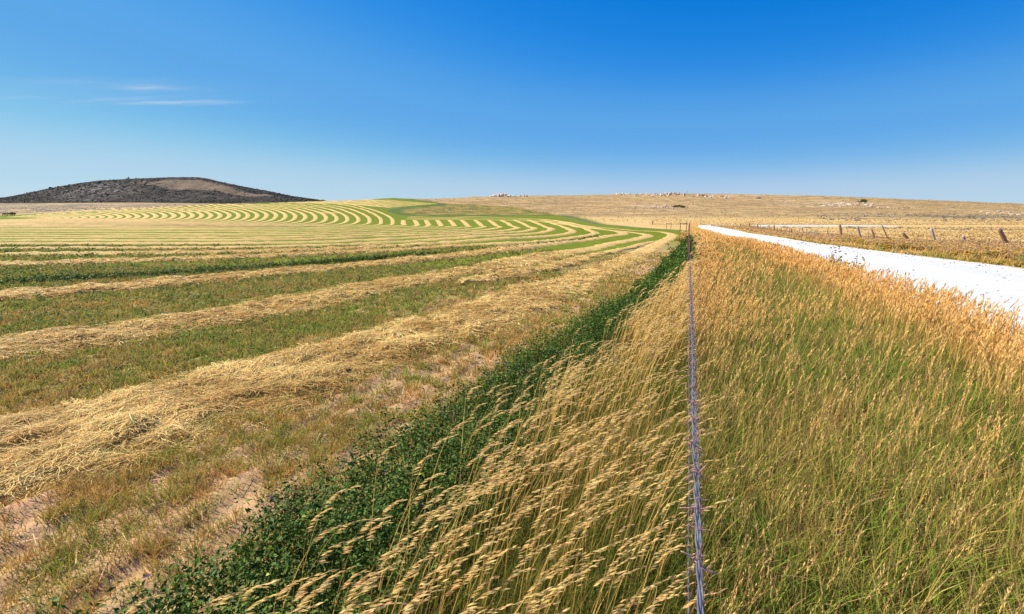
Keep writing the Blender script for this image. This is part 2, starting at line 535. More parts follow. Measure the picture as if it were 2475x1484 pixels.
def resample(pts, n):
    pts = np.array(pts, float)
    s = np.r_[0, np.cumsum(np.hypot(*np.diff(pts, axis=0).T))]
    t = np.linspace(0, 1, n)**1.5*s[-1] if False else np.linspace(0, s[-1], n)
    return np.stack([np.interp(t, s, pts[:, 0]), np.interp(t, s, pts[:, 1])], 1)


# centre line strip: near part follows the verge, then bends right behind the bank
bx, by = road_far[-1]
far_e = [(11.5, -3.0)] + road_far + [(bx+1.2, by+2), (bx+3.5, by+4), (bx+8, by+5.3), (bx+18, by+5.2), (bx+26, by+4.7), (bx+38, by+4.2)]
near_pts = [(float(xr(Y))-.25, Y) for Y in (-3, 4, 10, 20, 35, 50, 70)]
bxn = bx-7
near_e = near_pts + [(31.4, 85), (.362*97+1.0, 99), (.362*97+2.0, 104.5), (bx+4, 107.2), (bx+12, 107.4), (bx+26, 106.9), (bx+38, 105.8)]
A = resample(far_e, 900); B = resample(near_e, 900)
KR = 14
rv = []
for i in range(900):
    t = np.linspace(0, 1, KR)[:, None]
    rv.append(B[i][None]*(1-t)+A[i][None]*t)
rv = np.array(rv)
crown = .05*np.sin(np.linspace(0, math.pi, KR))[None]
RZ = ground(rv[..., 0], rv[..., 1]) + .035+crown
RZ[:, 0] -= .08; RZ[:, -1] -= .08
idx = np.arange(900*KR).reshape(900, KR)
FR = np.stack([idx[:-1, :-1], idx[1:, :-1], idx[1:, 1:], idx[:-1, 1:]], -1).reshape(-1, 4)
road = link_mesh('road', np.dstack([rv, RZ]).reshape(-1, 3), FR[:, ::-1], M_ROAD, smooth=True, attrs=dict(across=np.tile(np.linspace(0, 1, KR), 900)))
tag(road, 'white gravel road curving away beside the fence', 'road', kind='structure')

# ------------------------------------------------------------------ windrows of cut hay
m, nt, out = new_mat('cut_hay'); g = G(nt)
P = g.pos()
n1 = g.noise(P, 26, 5, .75); n2 = g.noise(P, 2.6, 5, .65); n3 = g.noise(P, .5, 4, .6)
c = g.mix(g.ramp(n1, .3, .7), (.48, .30, .085), (.82, .56, .215))
c = g.mix(g.ramp(n2, .5, .8, 0, .55), c, (.33, .235, .10))
c = g.mix(g.ramp(n3, .5, .75, 0, .25), c, (.24, .24, .07))
p = g.n('ShaderNodeBsdfPrincipled'); p.inputs['Roughness'].default_value = .85; p.inputs['Specular IOR Level'].default_value = .15
g.l(c, p.inputs['Base Color']); g.l(g.bump(g.math('ADD', n1, g.math('MULTIPLY', n2, 2.0)), .9, .06), p.inputs['Normal'])
g.l(p.outputs[0], out.inputs[0])
M_HAY = m


def catmull(P, n=24):
    P = np.array(P, float)
    out = []
    Q = np.vstack([2*P[0]-P[1], P, 2*P[-1]-P[-2]])
    for i in range(1, len(Q)-2):
        p0, p1, p2, p3 = Q[i-1], Q[i], Q[i+1], Q[i+2]
        t0 = 0; t1 = max(np.linalg.norm(p1-p0)**.5, 1e-5); t2 = t1+max(np.linalg.norm(p2-p1)**.5, 1e-5); t3 = t2+max(np.linalg.norm(p3-p2)**.5, 1e-5)
        t = np.linspace(t1, t2, n, endpoint=False)[:, None]
        A1 = (t1-t)/(t1-t0)*p0+(t-t0)/(t1-t0)*p1; A2 = (t2-t)/(t2-t1)*p1+(t-t1)/(t2-t1)*p2; A3 = (t3-t)/(t3-t2)*p2+(t-t2)/(t3-t2)*p3
        B1 = (t2-t)/(t2-t0)*A1+(t-t0)/(t2-t0)*A2; B2 = (t3-t)/(t3-t1)*A2+(t-t1)/(t3-t1)*A3
        out.append((t2-t)/(t2-t1)*B1+(t-t1)/(t2-t1)*B2)
    out.append(Q[-2][None])
    return np.vstack(out)


def uL(pt):   # world (X,Y) -> (u, log Y) scaled so both matter
    return (pt[0]/pt[1], math.log(pt[1])*.5)


def arcsample(W):
    """resample a world polyline with a step that grows with distance"""
    s = np.r_[0, np.cumsum(np.hypot(*np.diff(W, axis=0).T))]
    out = [0.0]
    while out[-1] < s[-1]:
        x = np.interp(out[-1], s, W[:, 0]); y = np.interp(out[-1], s, W[:, 1])
        out.append(out[-1]+max(.06, min(1.2, .012*math.hypot(x, y))))
    out = np.array(out[:-1]+[s[-1]])
    return np.stack([np.interp(out, s, W[:, 0]), np.interp(out, s, W[:, 1])], 1)


def windrow(W, width, seed, label, height=.15, group=None):
    C = arcsample(np.array(W))
    T = np.gradient(C, axis=0); T /= np.hypot(T[:, 0], T[:, 1])[:, None]+1e-9
    k = max(1, len(T)//200)
    Nn = np.stack([-T[:, 1], T[:, 0]], 1)
    K = 13 if C[:, 1].min() < 14 else 7
    t = np.linspace(-1, 1, K)
    s = np.r_[0, np.cumsum(np.hypot(*np.diff(C, axis=0).T))]
    D = np.hypot(C[:, 0], C[:, 1])
    wl = (np.full(len(C), width) if np.isscalar(width) else np.interp(D, width[0], width[1]))
    wl = wl*(1+.28*(fbm(s/.9, s*0+seed, seed)-.5)*2*.6)
    wl = wl*np.clip(np.minimum(s, s[-1]-s)/.8+.25, 0, 1)
    off = (fbm(s/1.6, s*0+seed*3.3, seed+5)-.5)*.35
    XYs = C[:, None, :] + Nn[:, None, :]*((t[None]*wl[:, None]*.5)+off[:, None])[..., None]
    ragged = (fbm(XYs[..., 0]*2.5, XYs[..., 1]*2.5, seed+2)-.5)*.35
    XYs = XYs + Nn[:, None, :]*(ragged*np.abs(t)[None])[..., None]
    prof = np.clip(1-np.abs(t)**5, 0, 1)[None]
    bumpy = .25+1.5*fbm(XYs[..., 0]*2.2, XYs[..., 1]*2.2, seed+3)
    fine = (fbm(XYs[..., 0]*7, XYs[..., 1]*7, seed+4, 3)-.5)*.17*np.clip(14/D, 0, 1)[:, None]
    hd = np.clip(38/D, .22, 1)[:, None] if D.min() < 100 else .5
    Z = ground(XYs[..., 0], XYs[..., 1]) + hd*height*prof*bumpy + fine*prof - .02*(1-prof) + .004
    n = len(C); idx = np.arange(n*K).reshape(n, K)
    FW = np.stack([idx[:-1, :-1], idx[:-1, 1:], idx[1:, 1:], idx[1:, :-1]], -1).reshape(-1, 4)
    o = link_mesh('hay_windrow', np.dstack([XYs, Z]).reshape(-1, 3), FW[:, ::-1], M_HAY, smooth=True)
    tag(o, label, 'hay windrow', group or 'rows of cut hay across the field')
    # loose straw lying on the near rows
    near = (C[:, 1] > .3) & (D < 26)
    if near.any() and D.min() < 30:
        S = Soup()
        ids = np.nonzero(near)[0]
        seg = np.gradient(s)
        dens = np.interp(D, [2, 5, 10, 18, 26], [7000, 4800, 1700, 520, 130])
        cnt = (dens*wl*seg)[ids]
        N = int(cnt.sum()); pick = RNG.choice(ids, N, p=cnt/cnt.sum())
        tt = RNG.uniform(-1.03, 1.03, N)
        ff = RNG.uniform(0, 1, N); nx = np.minimum(pick+1, len(C)-1)
        cc = C[pick]*(1-ff)[:, None]+C[nx]*ff[:, None]
        pos2 = cc + Nn[pick]*((tt*wl[pick]*.5)+off[pick])[:, None]
        rg = (fbm(pos2[:, 0]*2.5, pos2[:, 1]*2.5, seed+2)-.5)*.35
        pos2 += Nn[pick]*(rg*np.abs(tt))[:, None]
        fn2 = (fbm(pos2[:, 0]*7, pos2[:, 1]*7, seed+4, 3)-.5)*.17*np.clip(1-np.abs(tt)**5, 0, 1)
        zz = fn2+ground(pos2[:, 0], pos2[:, 1]) + height*np.clip(1-np.abs(tt)**5, 0, 1)*(.25+1.5*fbm(pos2[:, 0]*2.2, pos2[:, 1]*2.2, seed+3)) + .008
        d = D[pick]
        clump = fbm(pos2[:, 0]*1.6, pos2[:, 1]*1.6, seed+9)
        ang = np.arctan2(T[pick, 1], T[pick, 0]) + (clump-.5)*2.2 + RNG.normal(0, .72, N) + math.pi*RNG.integers(0, 2, N)
        L = RNG.uniform(.05, .22, N)
        rise = np.minimum(RNG.exponential(.05, N)*np.where(RNG.random(N) < .08, 2.2, .6), .2)
        crv = RNG.normal(0, .7, N)
        w = np.maximum(.0018, d*.00072)*RNG.uniform(.6, 1.3, N)
        segs = 3
        V = np.zeros((N, 2*(segs+1), 3))
        p = np.stack([pos2[:, 0], pos2[:, 1], zz], 1)
        a = ang.copy()
        stp = L/segs
        brt = RNG.uniform(0, 1, N); tilt = RNG.normal(0, .35, N)
        for i in range(segs+1):
            hz = np.sin(math.pi*i/segs)*rise*L
            sd = np.stack([-np.sin(a), np.cos(a), tilt], 1)
            q = p.copy(); q[:, 2] += np.minimum(hz, .04)
            V[:, 2*i] = q-sd*(w*.5)[:, None]; V[:, 2*i+1] = q+sd*(w*.5)[:, None]
            p[:, 0] += np.cos(a)*stp; p[:, 1] += np.sin(a)*stp; a = a+crv/segs
        col = mixc(jitter((.52, .295, .075), N, .22), jitter((1.0, .70, .27), N, .13), np.clip(brt*1.2-.1+(clump-.5)*1.6, 0, 1))
        gm = RNG.random(N) < .09
        col[gm] = jitter((.20, .20, .06), gm.sum(), .2)
        TT = []
        for i in range(segs):
            TT += [(2*i, 2*i+1, 2*i+3), (2*i, 2*i+3, 2*i+2)]
        S.add(V, TT, np.repeat(col[:, None], V.shape[1], 1))
        so = S.build('straw', M_STRAW, o); so['kind'] = 'stuff'
    return o


def ctl(qpts):
    return [uL(unproj(*p)) for p in qpts]


def to_world(c):
    c = catmull(c, 22)
    Y = np.exp(c[:, 1]*2); return np.stack([c[:, 0]*Y, Y], 1)


# the three rows nearest the fence turn round the end of the field and run back along its far edge
W1 = [(-700, 1355), (-200, 1178), (0, 1112), (230, 1040), (400, 992), (650, 920), (800, 872), (1000, 812), (1200, 750), (1350, 698), (1480, 645), (1570, 602), (1622, 573), (1622, 566), (1590, 560), (1530, 557), (1440, 549), (1370, 537), (1300, 529.5), (1190, 525), (1080, 525.2), (990, 523)]
W2 = [(-700, 930), (-200, 880), (0, 848), (400, 793), (700, 740), (1000, 682), (1200, 645), (1350, 615), (1480, 589), (1560, 573), (1562, 567), (1520, 561), (1470, 556), (1420, 551), (1350, 537), (1270, 531), (1170, 528), (1070, 528.4), (985, 526)]
W3 = [(-700, 775), (-200, 742), (0, 722), (400, 688), (800, 651), (1000, 630), (1200, 606), (1340, 588), (1450, 574), (1505, 566), (1497, 560), (1460, 555), (1420, 549), (1340, 539), (1270, 534), (1170, 531), (1070, 531), (980, 529)]
windrow(to_world(ctl(W1)), ([0, 6, 14, 30, 60, 120, 190], [1.85, 1.6, 1.4, 1.3, 1.2, 1.3, 2.6]), 1, 'broad shaggy windrow of pale cut hay, the first beside the dark green alfalfa strip', .065)
windrow(to_world(ctl(W2)), ([0, 10, 60, 120, 190], [1.8, 1.55, 1.3, 1.3, 2.6]), 2, 'windrow of pale cut hay just behind the broad one nearest the fence', .06)
windrow(to_world(ctl(W3)), ([0, 60, 120, 190], [1.35, 1.3, 1.3, 2.6]), 3, 'narrow windrow of pale hay in front of the thin dark green uncut strip', .08)
# a spilt tongue of hay joining the first two rows
windrow(to_world(ctl([(1120, 690), (1230, 668), (1330, 648), (1420, 622), (1500, 604), (1580, 586)])), .8, 4, 'short tongue of scattered hay between the two rows nearest the fence', .08)

ORD = ['first', 'second', 'third', 'fourth', 'fifth', 'sixth', 'seventh', 'eighth', 'ninth', 'tenth', 'eleventh', 'twelfth', 'thirteenth', 'fourteenth', 'fifteenth', 'sixteenth', 'seventeenth', 'eighteenth', 'nineteenth', 'twentieth']
def nth(k): return ORD[k-1] if k <= 20 else (('thirtieth' if k == 30 else 'fortieth') if k % 10 == 0 else ('twenty ' if k < 30 else 'thirty ')+ORD[k % 10-1])


topx = [1510, 1430, 1340, 1250, 1160, 1080, 990, 900, 820, 740, 665, 590, 516]
y_0 = [642, 616, 602, 590, 582, 575, 569.5, 565, 561, 558, 555.5, 553.5, 552]
y_725 = [617, 606.5, 596.3, 587, 579, 573, 567.4, 563, 559, 556, 553.5, 551.5, 549.8]
q_mid = [(1213, 589.7), (1116, 584.6), (1076, 578), (1037, 573), (998, 568), (959, 565), (920, 561), (895, 557.5), (875, 554.5), (855, 552), (835, 550.0), (815, 548.6), (795, 547.8)]
q_pre = [(1389, 574), (1311, 572), (1272, 566), (1233, 562), (1194, 559.6), (1155, 557), (1116, 555), (1078, 552.4), (1045, 550.2), (1010, 548.6), (980, 547.4), (950, 546.7), (920, 546.2)]
q_tip = [(1440, 564.3), (1385, 560.4), (1330, 556.5), (1287, 554.5), (1244.5, 552.5), (1203.5, 550.6), (1166, 549.4), (1131, 547.9), (1098, 546.4), (1065, 545.2), (1035.5, 544.4), (1008, 544.0), (975, 544.0)]
for n_ in range(13):
    w0 = unproj(0, y_0[n_]); a0 = uL(w0)
    tq = c2(topx[n_], 297); px, py = q_tip[n_]
    cp = [(-1.75, a0[1]-.10), (-1.35, a0[1]-.04), a0, uL(unproj(725, y_725[n_])), uL(unproj(*q_mid[n_])), uL(unproj(*q_pre[n_])), uL(unproj(px, py))]
    for f_ in (.18, .45, .72, 1):
        cp.append(uL(unproj(px+(tq[0]-px)*f_, py+(tq[1]-py)*f_**.72)))
    lab = ('long curved hay row bending back uphill on the right, ' if n_ < 6 else 'short hooked hay row in the middle of the field, ')+nth(n_+4)+' row from the fence'
    windrow(to_world(cp), ([0, 30, 60, 110, 150], [1.3, 1.2, 1.0, 1.0, 1.75]), 10+n_, lab, .08, 'hooked rows right of the field hollow' if n_ >= 6 else 'long curved rows on the right of the field')

# rows curling round the facing slope
LK = [
    (c1(400, 392), [c1(300, 396), c1(370, 395.5), c1(400, 392), c1(370, 389), c1(300, 386), c1(200, 383), c1(100, 382)]),
    (c1(960, 383), [c1(820, 404), c1(920, 398), c1(960, 383), c1(940, 367), c1(880, 354), c1(750, 343), c1(560, 338)]),
    (c1(1370, 378), [c1(1220, 408), c1(1325, 399), c1(1370, 378), c1(1355, 360), c1(1290, 341), c1(1150, 326), c1(900, 316)]),
    (c1(1920, 375), [c1(1770, 426), c1(1880, 408), c1(1920, 378), c1(1900, 352), c1(1820, 328), c1(1650, 309), c1(1350, 299)]),
    (z2(570, 570), [z2(440, 650), z2(535, 620), z2(570, 570), z2(520, 505), z2(410, 450), z2(180, 378), z2(-450, 308)]),
    (z2(925, 600), [z2(860, 655), z2(915, 640), z2(925, 600), z2(900, 540), z2(820, 485), z2(620, 400), z2(0, 285)]),
    (z2(1115, 590), [z2(1080, 658), z2(1110, 640), z2(1115, 590), z2(1085, 540), z2(1020, 500), z2(850, 430), z2(300, 292)]),
]
kx = np.array([a[0][0] for a in LK]); kp = np.array([a[1] for a in LK])
tips = [z2(1115, 590)[0]]
while tips[-1] > 120:
    x = tips[-1]
    tips.append(x-np.interp(x, [130, 400, 650, 800, 950], [20.5, 22.0, 22.5, 25.5, 27.8]))
tips = tips[:-1]
nL = len(tips)
for i, tx in enumerate(tips):
    j = int(np.clip(np.searchsorted(kx, tx)-1, 0, len(kx)-2)); f_ = (tx-kx[j])/(kx[j+1]-kx[j])
    q = kp[j]*(1-f_)+kp[j+1]*f_
    w = [unproj(*p) for p in q]
    p0 = uL(w[0])
    Yt = 70+(128-70)*i/nL
    pre = []
    uend = -1.35
    if p0[0] > -.95:
        du = min(.16, (p0[0]-uend)*.3)
        for uu, ff in (((uend, 1), (uend+(p0[0]-uend)*.35, 1.0)) if i % 2 == 0 else ())+((p0[0]-du*1.6, .93), (p0[0]-du*.9, .72), (p0[0]-du*.4, .38)):
            pre.append((uu, math.log(w[0][1]+(Yt*(1+.2*(uu-uend)*(1-i/nL))-w[0][1])*ff)*.5))
    windrow(to_world(pre+[uL(a) for a in w]), ([0, 100, 160, 215], [.55, .5, 1.3, 1.6]), 60+i, nth(i+1)+' curling hay row on the far facing slope, counted from the right', .15, 'rows curling round the far slope')
# rows along the crest of the field, running down to the right edge
for i in range(10):
    f_ = i/9
    pts = [z2(-900+1300*f_, 298-52*f_), z2(300+400*f_, 314-72*f_), z2(800+380*f_, 348-86*f_), z2(1100+750*f_, 374-62*f_)]
    windrow(to_world(ctl(pts)), 2.3, 130+i, nth(i+1)+' thin hay row along the crest of the field, counted upward from the lowest', .14, 'rows along the crest of the field')


# ------------------------------------------------------------------ scatter helper
def scatter(y0, y1, xa, xb, dens, rng=RNG):
    """random points between the curves xa(Y), xb(Y)"""
    n0 = 64
    Ys = np.linspace(y0, y1, n0)
    wd = np.maximum(xb(Ys)-xa(Ys), 0)
    area = np.trapezoid(wd, Ys) if hasattr(np, 'trapezoid') else np.trapz(wd, Ys)
    N = int(area*dens)
    if N <= 0: return np.zeros((0,)), np.zeros((0,))
    mw = wd.max()*1.02
    Y = rng.uniform(y0, y1, N*4); keep = rng.random(N*4)*mw < np.interp(Y, Ys, wd)
    Y = Y[keep][:N]
    X = xa(Y)+rng.random(len(Y))*(xb(Y)-xa(Y))
    return X, Y


def P3(X, Y, dz=0.0):
    return np.stack([X, Y, ground(X, Y)+dz], 1)


WIND = np.array([.86, .25])

# ------------------------------------------------------------------ golden tall grass left of the fence
S = Soup()
for (y0, y1, dl, ds, nsp, ext) in [(-.2, 3.2, 3300, 210, 20, 0), (3.2, 7, 1900, 240, 13, 0), (7, 14, 700, 210, 7, 0), (14, 26, 260, 130, 5, 0), (26, 42, 110, 60, 4, 0)]:
    X, Y = scatter(y0, y1, lambda Y: xar(Y)-.10, lambda Y: np.maximum(xf(Y)+.12, xar(Y)+.1), dl)
    N = len(X); d = np.maximum(np.hypot(X, Y), 1.2)
    h = RNG.uniform(.16, .44, N)
    lean = RNG.normal(0, .36, (N, 2))+WIND*.30
    mixv = np.clip(fbm(X*1.4, Y*1.4, 21)*1.6-.38+RNG.normal(0, .24, N)+np.clip((Y-4)/8, 0, .5), 0, 1)
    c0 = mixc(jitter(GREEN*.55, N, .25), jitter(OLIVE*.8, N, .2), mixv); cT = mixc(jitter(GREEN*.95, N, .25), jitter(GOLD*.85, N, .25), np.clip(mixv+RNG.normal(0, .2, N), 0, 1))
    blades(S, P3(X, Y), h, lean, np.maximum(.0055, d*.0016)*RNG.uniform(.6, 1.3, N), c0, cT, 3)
    # stems with nodding heads
    X, Y = scatter(y0, y1, lambda Y: xar(Y)+np.where(Y > 4, .06, -.08), lambda Y: np.maximum(xf(Y)-.08, xar(Y)+.1), ds)
    keep = RNG.random(len(X)) < np.clip(fbm(X*1.3+4, Y*1.1, 31)*2.6-.55, .12, 1)
    X, Y = X[keep], Y[keep]
    N = len(X); d = np.maximum(np.hypot(X, Y), 1.2)
    h = RNG.uniform(.42, .84, N)
    lean = WIND*RNG.uniform(.12, .40, N)[:, None]+RNG.normal(0, .07, (N, 2))
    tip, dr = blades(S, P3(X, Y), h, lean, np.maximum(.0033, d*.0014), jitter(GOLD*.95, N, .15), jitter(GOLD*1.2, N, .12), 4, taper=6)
    spikelets(S, tip, dr, RNG.uniform(.10, .16, N), nsp, np.maximum(.033, d*.0062*(12/nsp)**.3), np.maximum(.0060, d*.0019), CREAM, WIND, open_=.33)
# scattered stems that lean over the alfalfa
X, Y = scatter(-.4, 3.4, lambda Y: xar(Y)-.70+.1*Y, lambda Y: xar(Y), 36)
N = len(X); d = np.maximum(np.hypot(X, Y), 1.2)
lean = WIND*RNG.uniform(.15, .45, N)[:, None]+RNG.normal(0, .09, (N, 2))
tip, dr = blades(S, P3(X, Y), RNG.uniform(.48, .80, N), lean, np.maximum(.0033, d*.0014), jitter(GOLD*.95, N, .15), jitter(GOLD*1.2, N, .12), 4, taper=6)
spikelets(S, tip, dr, RNG.uniform(.11, .16, N), 22, np.full(N, .034), np.maximum(.0062, d*.0019), CREAM, WIND, open_=.33)
o = S.build('tall_grass', M_GRASS)
tag(o, 'golden wind-bent grass with nodding seed heads between the alfalfa strip and the wire fence', 'grass', kind='stuff')

# ------------------------------------------------------------------ road verge grass right of the fence
S = Soup()
for (y0, y1, dl, ds, nsp) in [(-.5, 3.2, 4600, 330, 13), (3.2, 7.5, 2600, 300, 8), (7.5, 15, 600, 170, 5), (15, 30, 240, 95, 4), (30, 55, 90, 42, 3), (55, 96, 30, 16, 3)]:
    xb = lambda Y: np.where(Y < 70, xr(Y), xr(70)+(Y-70)*.36)
    X, Y = scatter(y0, y1, lambda Y: xf(Y)+.05, xb, dl)
    N = len(X); d = np.maximum(np.hypot(X, Y), 1.2)
    s = (X-xf(Y))/(xr(Y)-xf(Y))
    goldm = np.clip((s-.62)*3.2, 0, 1)+np.clip((.28-s)*3, 0, 1)*np.clip((Y-4)/4, 0, 1)
    goldm = np.clip(goldm+(fbm(X*.9, Y*.9, 41)-.5)*1.5, 0, 1)*np.clip(.35+Y/9, 0, 1)
    goldm = np.maximum(goldm, np.clip((Y-30)/30, 0, 1))
    h = RNG.uniform(.12, .36, N)*(1+.35*goldm)
    lean = RNG.normal(0, .42, (N, 2))+WIND*.10
    mixv = np.clip(goldm*.85+(fbm(X*2.6, Y*2.6, 43)-.45)*1.3+RNG.normal(.10, .25, N), 0, 1)
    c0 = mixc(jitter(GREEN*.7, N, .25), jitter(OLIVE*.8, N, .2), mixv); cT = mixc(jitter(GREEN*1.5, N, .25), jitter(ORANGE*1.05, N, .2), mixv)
    dead = RNG.random(N) < .22
    cT[dead] = jitter((.60, .38, .17), dead.sum(), .2); c0[dead] = jitter((.30, .16, .08), dead.sum(), .2)
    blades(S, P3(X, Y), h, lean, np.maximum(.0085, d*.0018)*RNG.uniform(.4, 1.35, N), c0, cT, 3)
    X, Y = scatter(y0, y1, lambda Y: xf(Y)+.05, xb, ds)
    s = (X-xf(Y))/(xr(Y)-xf(Y))
    pr = np.where(Y < 4, .26, .13)+np.clip((s-.66)*3.5, 0, 1)+np.clip((.33-s)*2.5, 0, .6)*np.clip((Y-3)/4, 0, 1)+(fbm(X*.8, Y*.8, 51)-.5)*.5
    pr = np.maximum(pr, np.clip((Y-24)/24, 0, .7))
    keep = RNG.random(len(X)) < pr
    X, Y, s = X[keep], Y[keep], s[keep]
    N = len(X); d = np.maximum(np.hypot(X, Y), 1.2)
    h = RNG.uniform(.30, .52, N)*np.where(s > .6, 1.25, .95)*np.interp(Y, [6, 14, 40], [1, .8, .6])
    lean = WIND*RNG.uniform(-.04, .24, N)[:, None]+RNG.normal(0, .09, (N, 2))
    hcol = .85+.5*fbm(X*.7, Y*.7, 57)[:, None]
    oc = hcol*mixc(jitter(GOLD, N, .15), jitter(ORANGE, N, .15), np.clip(s*1.5-.3, 0, 1))
    tip, dr = blades(S, P3(X, Y), h, lean, np.maximum(.0022, d*.0010), oc*.6, oc*.85, 3, taper=6)
    spikelets(S, tip, dr, RNG.uniform(.12, .22, N), nsp+3, np.maximum(.022, d*.0072), np.maximum(.0042, d*.0014), ORANGE*.45+CREAM*.5, WIND*.35, open_=.28, along=.95, nod=.5)
o = S.build('verge_grass', M_GRASS)
tag(o, 'green and orange roadside grass filling the verge between wire fence and white road', 'grass', kind='stuff')

# ------------------------------------------------------------------ grass on the far side of the road
fe = np.array(road_far)
def xfar(Y): return np.interp(Y, fe[:, 1], fe[:, 0])
FPX = lambda Y: 19.33+.2755*Y
S = Soup()
for (y0, y1, dl, ds) in [(6, 16, 500, 60), (16, 30, 260, 50), (30, 55, 90, 14), (55, 100, 24, 3)]:
    hs_ = 1 if y0 < 30 else .6
    X, Y = scatter(y0, y1, lambda Y: xfar(Y)+.05, lambda Y: np.maximum(FPX(Y)+1.5, xfar(Y)+1), dl)
    N = len(X); d = np.hypot(X, Y)
    e = np.clip(1-(X-xfar(Y))/1.2, 0, 1)*np.clip(fbm(X*.7, Y*.7, 61)*3-.9, 0, 1)
    c0 = mixc(jitter(GOLD*1.0, N, .2), jitter(GREEN, N, .2), e); cT = mixc(jitter((.95, .68, .32), N, .12), jitter(OLIVE, N, .2), e)
    blades(S, P3(X, Y), RNG.uniform(.10, .28, N)*hs_, RNG.normal(0, .3, (N, 2))+WIND*.15, np.maximum(.006, d*.0016)*RNG.uniform(.6, 1.3, N), c0, cT, 2)
    X, Y = scatter(y0, y1, lambda Y: xfar(Y)+.3, lambda Y: np.maximum(FPX(Y)+1.5, xfar(Y)+1), ds)
    N = len(X); d = np.hypot(X, Y)
    tip, dr = blades(S, P3(X, Y), RNG.uniform(.25, .42, N)*hs_, RNG.normal(0, .12, (N, 2))+WIND*.2, d*.0013, jitter(GOLD, N, .15), jitter(GOLD*1.1, N, .15), 2, taper=6)
    spikelets(S, tip, dr, RNG.uniform(.12, .2, N), 3, d*.004, d*.0018, (.62, .42, .2), WIND*.4, open_=.3)
o = S.build('roadside_grass', M_GRASS)
tag(o, 'straw coloured grass on the far side of the white road below the leaning posts', 'grass', kind='stuff')

# weeds and loose stones spilling over both shoulders of the road
S = Soup()
for side_ in (0, 1):
    for (y0, y1, dn) in [(2, 8, 90), (8, 20, 45), (20, 45, 16)]:
        if side_ == 0: X, Y = scatter(y0, y1, lambda Y: xr(Y)-.1, lambda Y: xr(Y)+.75, dn); e = (X-xr(Y))/.75
        else: X, Y = scatter(max(y0, 6), y1, lambda Y: xfar(Y)-.6, lambda Y: xfar(Y)+.15, dn); e = (xfar(Y)-X)/.6
        keep = RNG.random(len(X)) < np.clip(1-e, 0, 1)**2*np.clip(fbm(X*1.2, Y*1.2, 66)*2.4-.5, 0, 1)
        X, Y = X[keep], Y[keep]; N = len(X); k = np.repeat(np.arange(N), 12); d = np.hypot(X[k], Y[k])
        xx = X[k]+RNG.normal(0, .04, len(k)); yy = Y[k]+RNG.normal(0, .04, len(k))
        blades(S, P3(xx, yy, .03), RNG.uniform(.05, .26, len(k)), RNG.normal(0, .6, (len(k), 2)), np.maximum(.006, d*.0014), jitter(OLIVE, len(k), .25), jitter(ORANGE*.85, len(k), .25), 2)
for (y0, y1, dn, r0) in [(3, 9, 26, .012), (9, 20, 9, .02), (20, 40, 3, .035)]:
    X, Y = scatter(y0, y1, lambda Y: xr(Y)+.05, lambda Y: np.maximum(xfar(Y)-.05, xr(Y)+.5), dn); N = len(X)
    V = P3(X, Y, .075)[:, None, :]+np.array([(1, 0, 0), (-1, 0, 0), (0, 1, 0), (0, -1, 0), (0, 0, .7), (0, 0, -.7)])[None]*(RNG.lognormal(0, .4, N)*r0)[:, None, None]*RNG.uniform(.6, 1.3, (N, 6, 3))
    S.add(V, [(0, 2, 4), (2, 1, 4), (1, 3, 4), (3, 0, 4), (2, 0, 5), (1, 2, 5), (3, 1, 5), (0, 3, 5)], jitter((.46, .455, .44), N, .15)[:, None, :].repeat(6, 1))
o = S.build('shoulder_weeds', M_GRASS)
tag(o, 'sparse weeds and loose stones along the shoulders of the white road', 'weeds', kind='stuff')

# tufts on the gold slopes behind, and across the meadow, breaking up the smooth land
S = Soup()
Y = np.exp(RNG.uniform(math.log(42), math.log(230), 15000)); U = RNG.uniform(.28, 1.25, 15000); X = U*Y
ok = (sdist(X, Y, FIELD) < -.5) & ~((Y < 113) & (X < FPX(Y)+0)) & ~((Y > 97) & (Y < 113))
X, Y = X[ok], Y[ok]; N = len(X); d = np.hypot(X, Y)
blades(S, P3(X, Y), RNG.uniform(.08, .2, N), RNG.normal(0, .5, (N, 2)), d*.0022, jitter((.54, .36, .13), N, .12), jitter((.66, .46, .19), N, .12), 2)
Y = RNG.uniform(150, 640, 9000); U = RNG.uniform(-.35, 1.25, 9000); X = U*Y
ok = (sdist(X, Y, FIELD) < -1.5)
X, Y = X[ok], Y[ok]; N = len(X); d = np.hypot(X, Y)
tn = fbm(X/14, Y/14, 71)
cc = mixc(jitter((.30, .21, .095), N, .2), jitter((.48, .33, .15), N, .15), np.clip(tn*3-1, 0, 1))
pm = pip(X, Y, PATCH); cc[pm] = jitter((.22, .20, .06), pm.sum(), .25)
blades(S, P3(X, Y), RNG.uniform(.15, .4, N), RNG.normal(0, .5, (N, 2)), d*.0020, cc, cc*1.1, 2)
o = S.build('dry_grass', M_GRASS)
tag(o, 'dry tufted grass over the golden slopes and hillside', 'grass', kind='stuff')

# ------------------------------------------------------------------ alfalfa strip along the edge of the field
S = Soup()


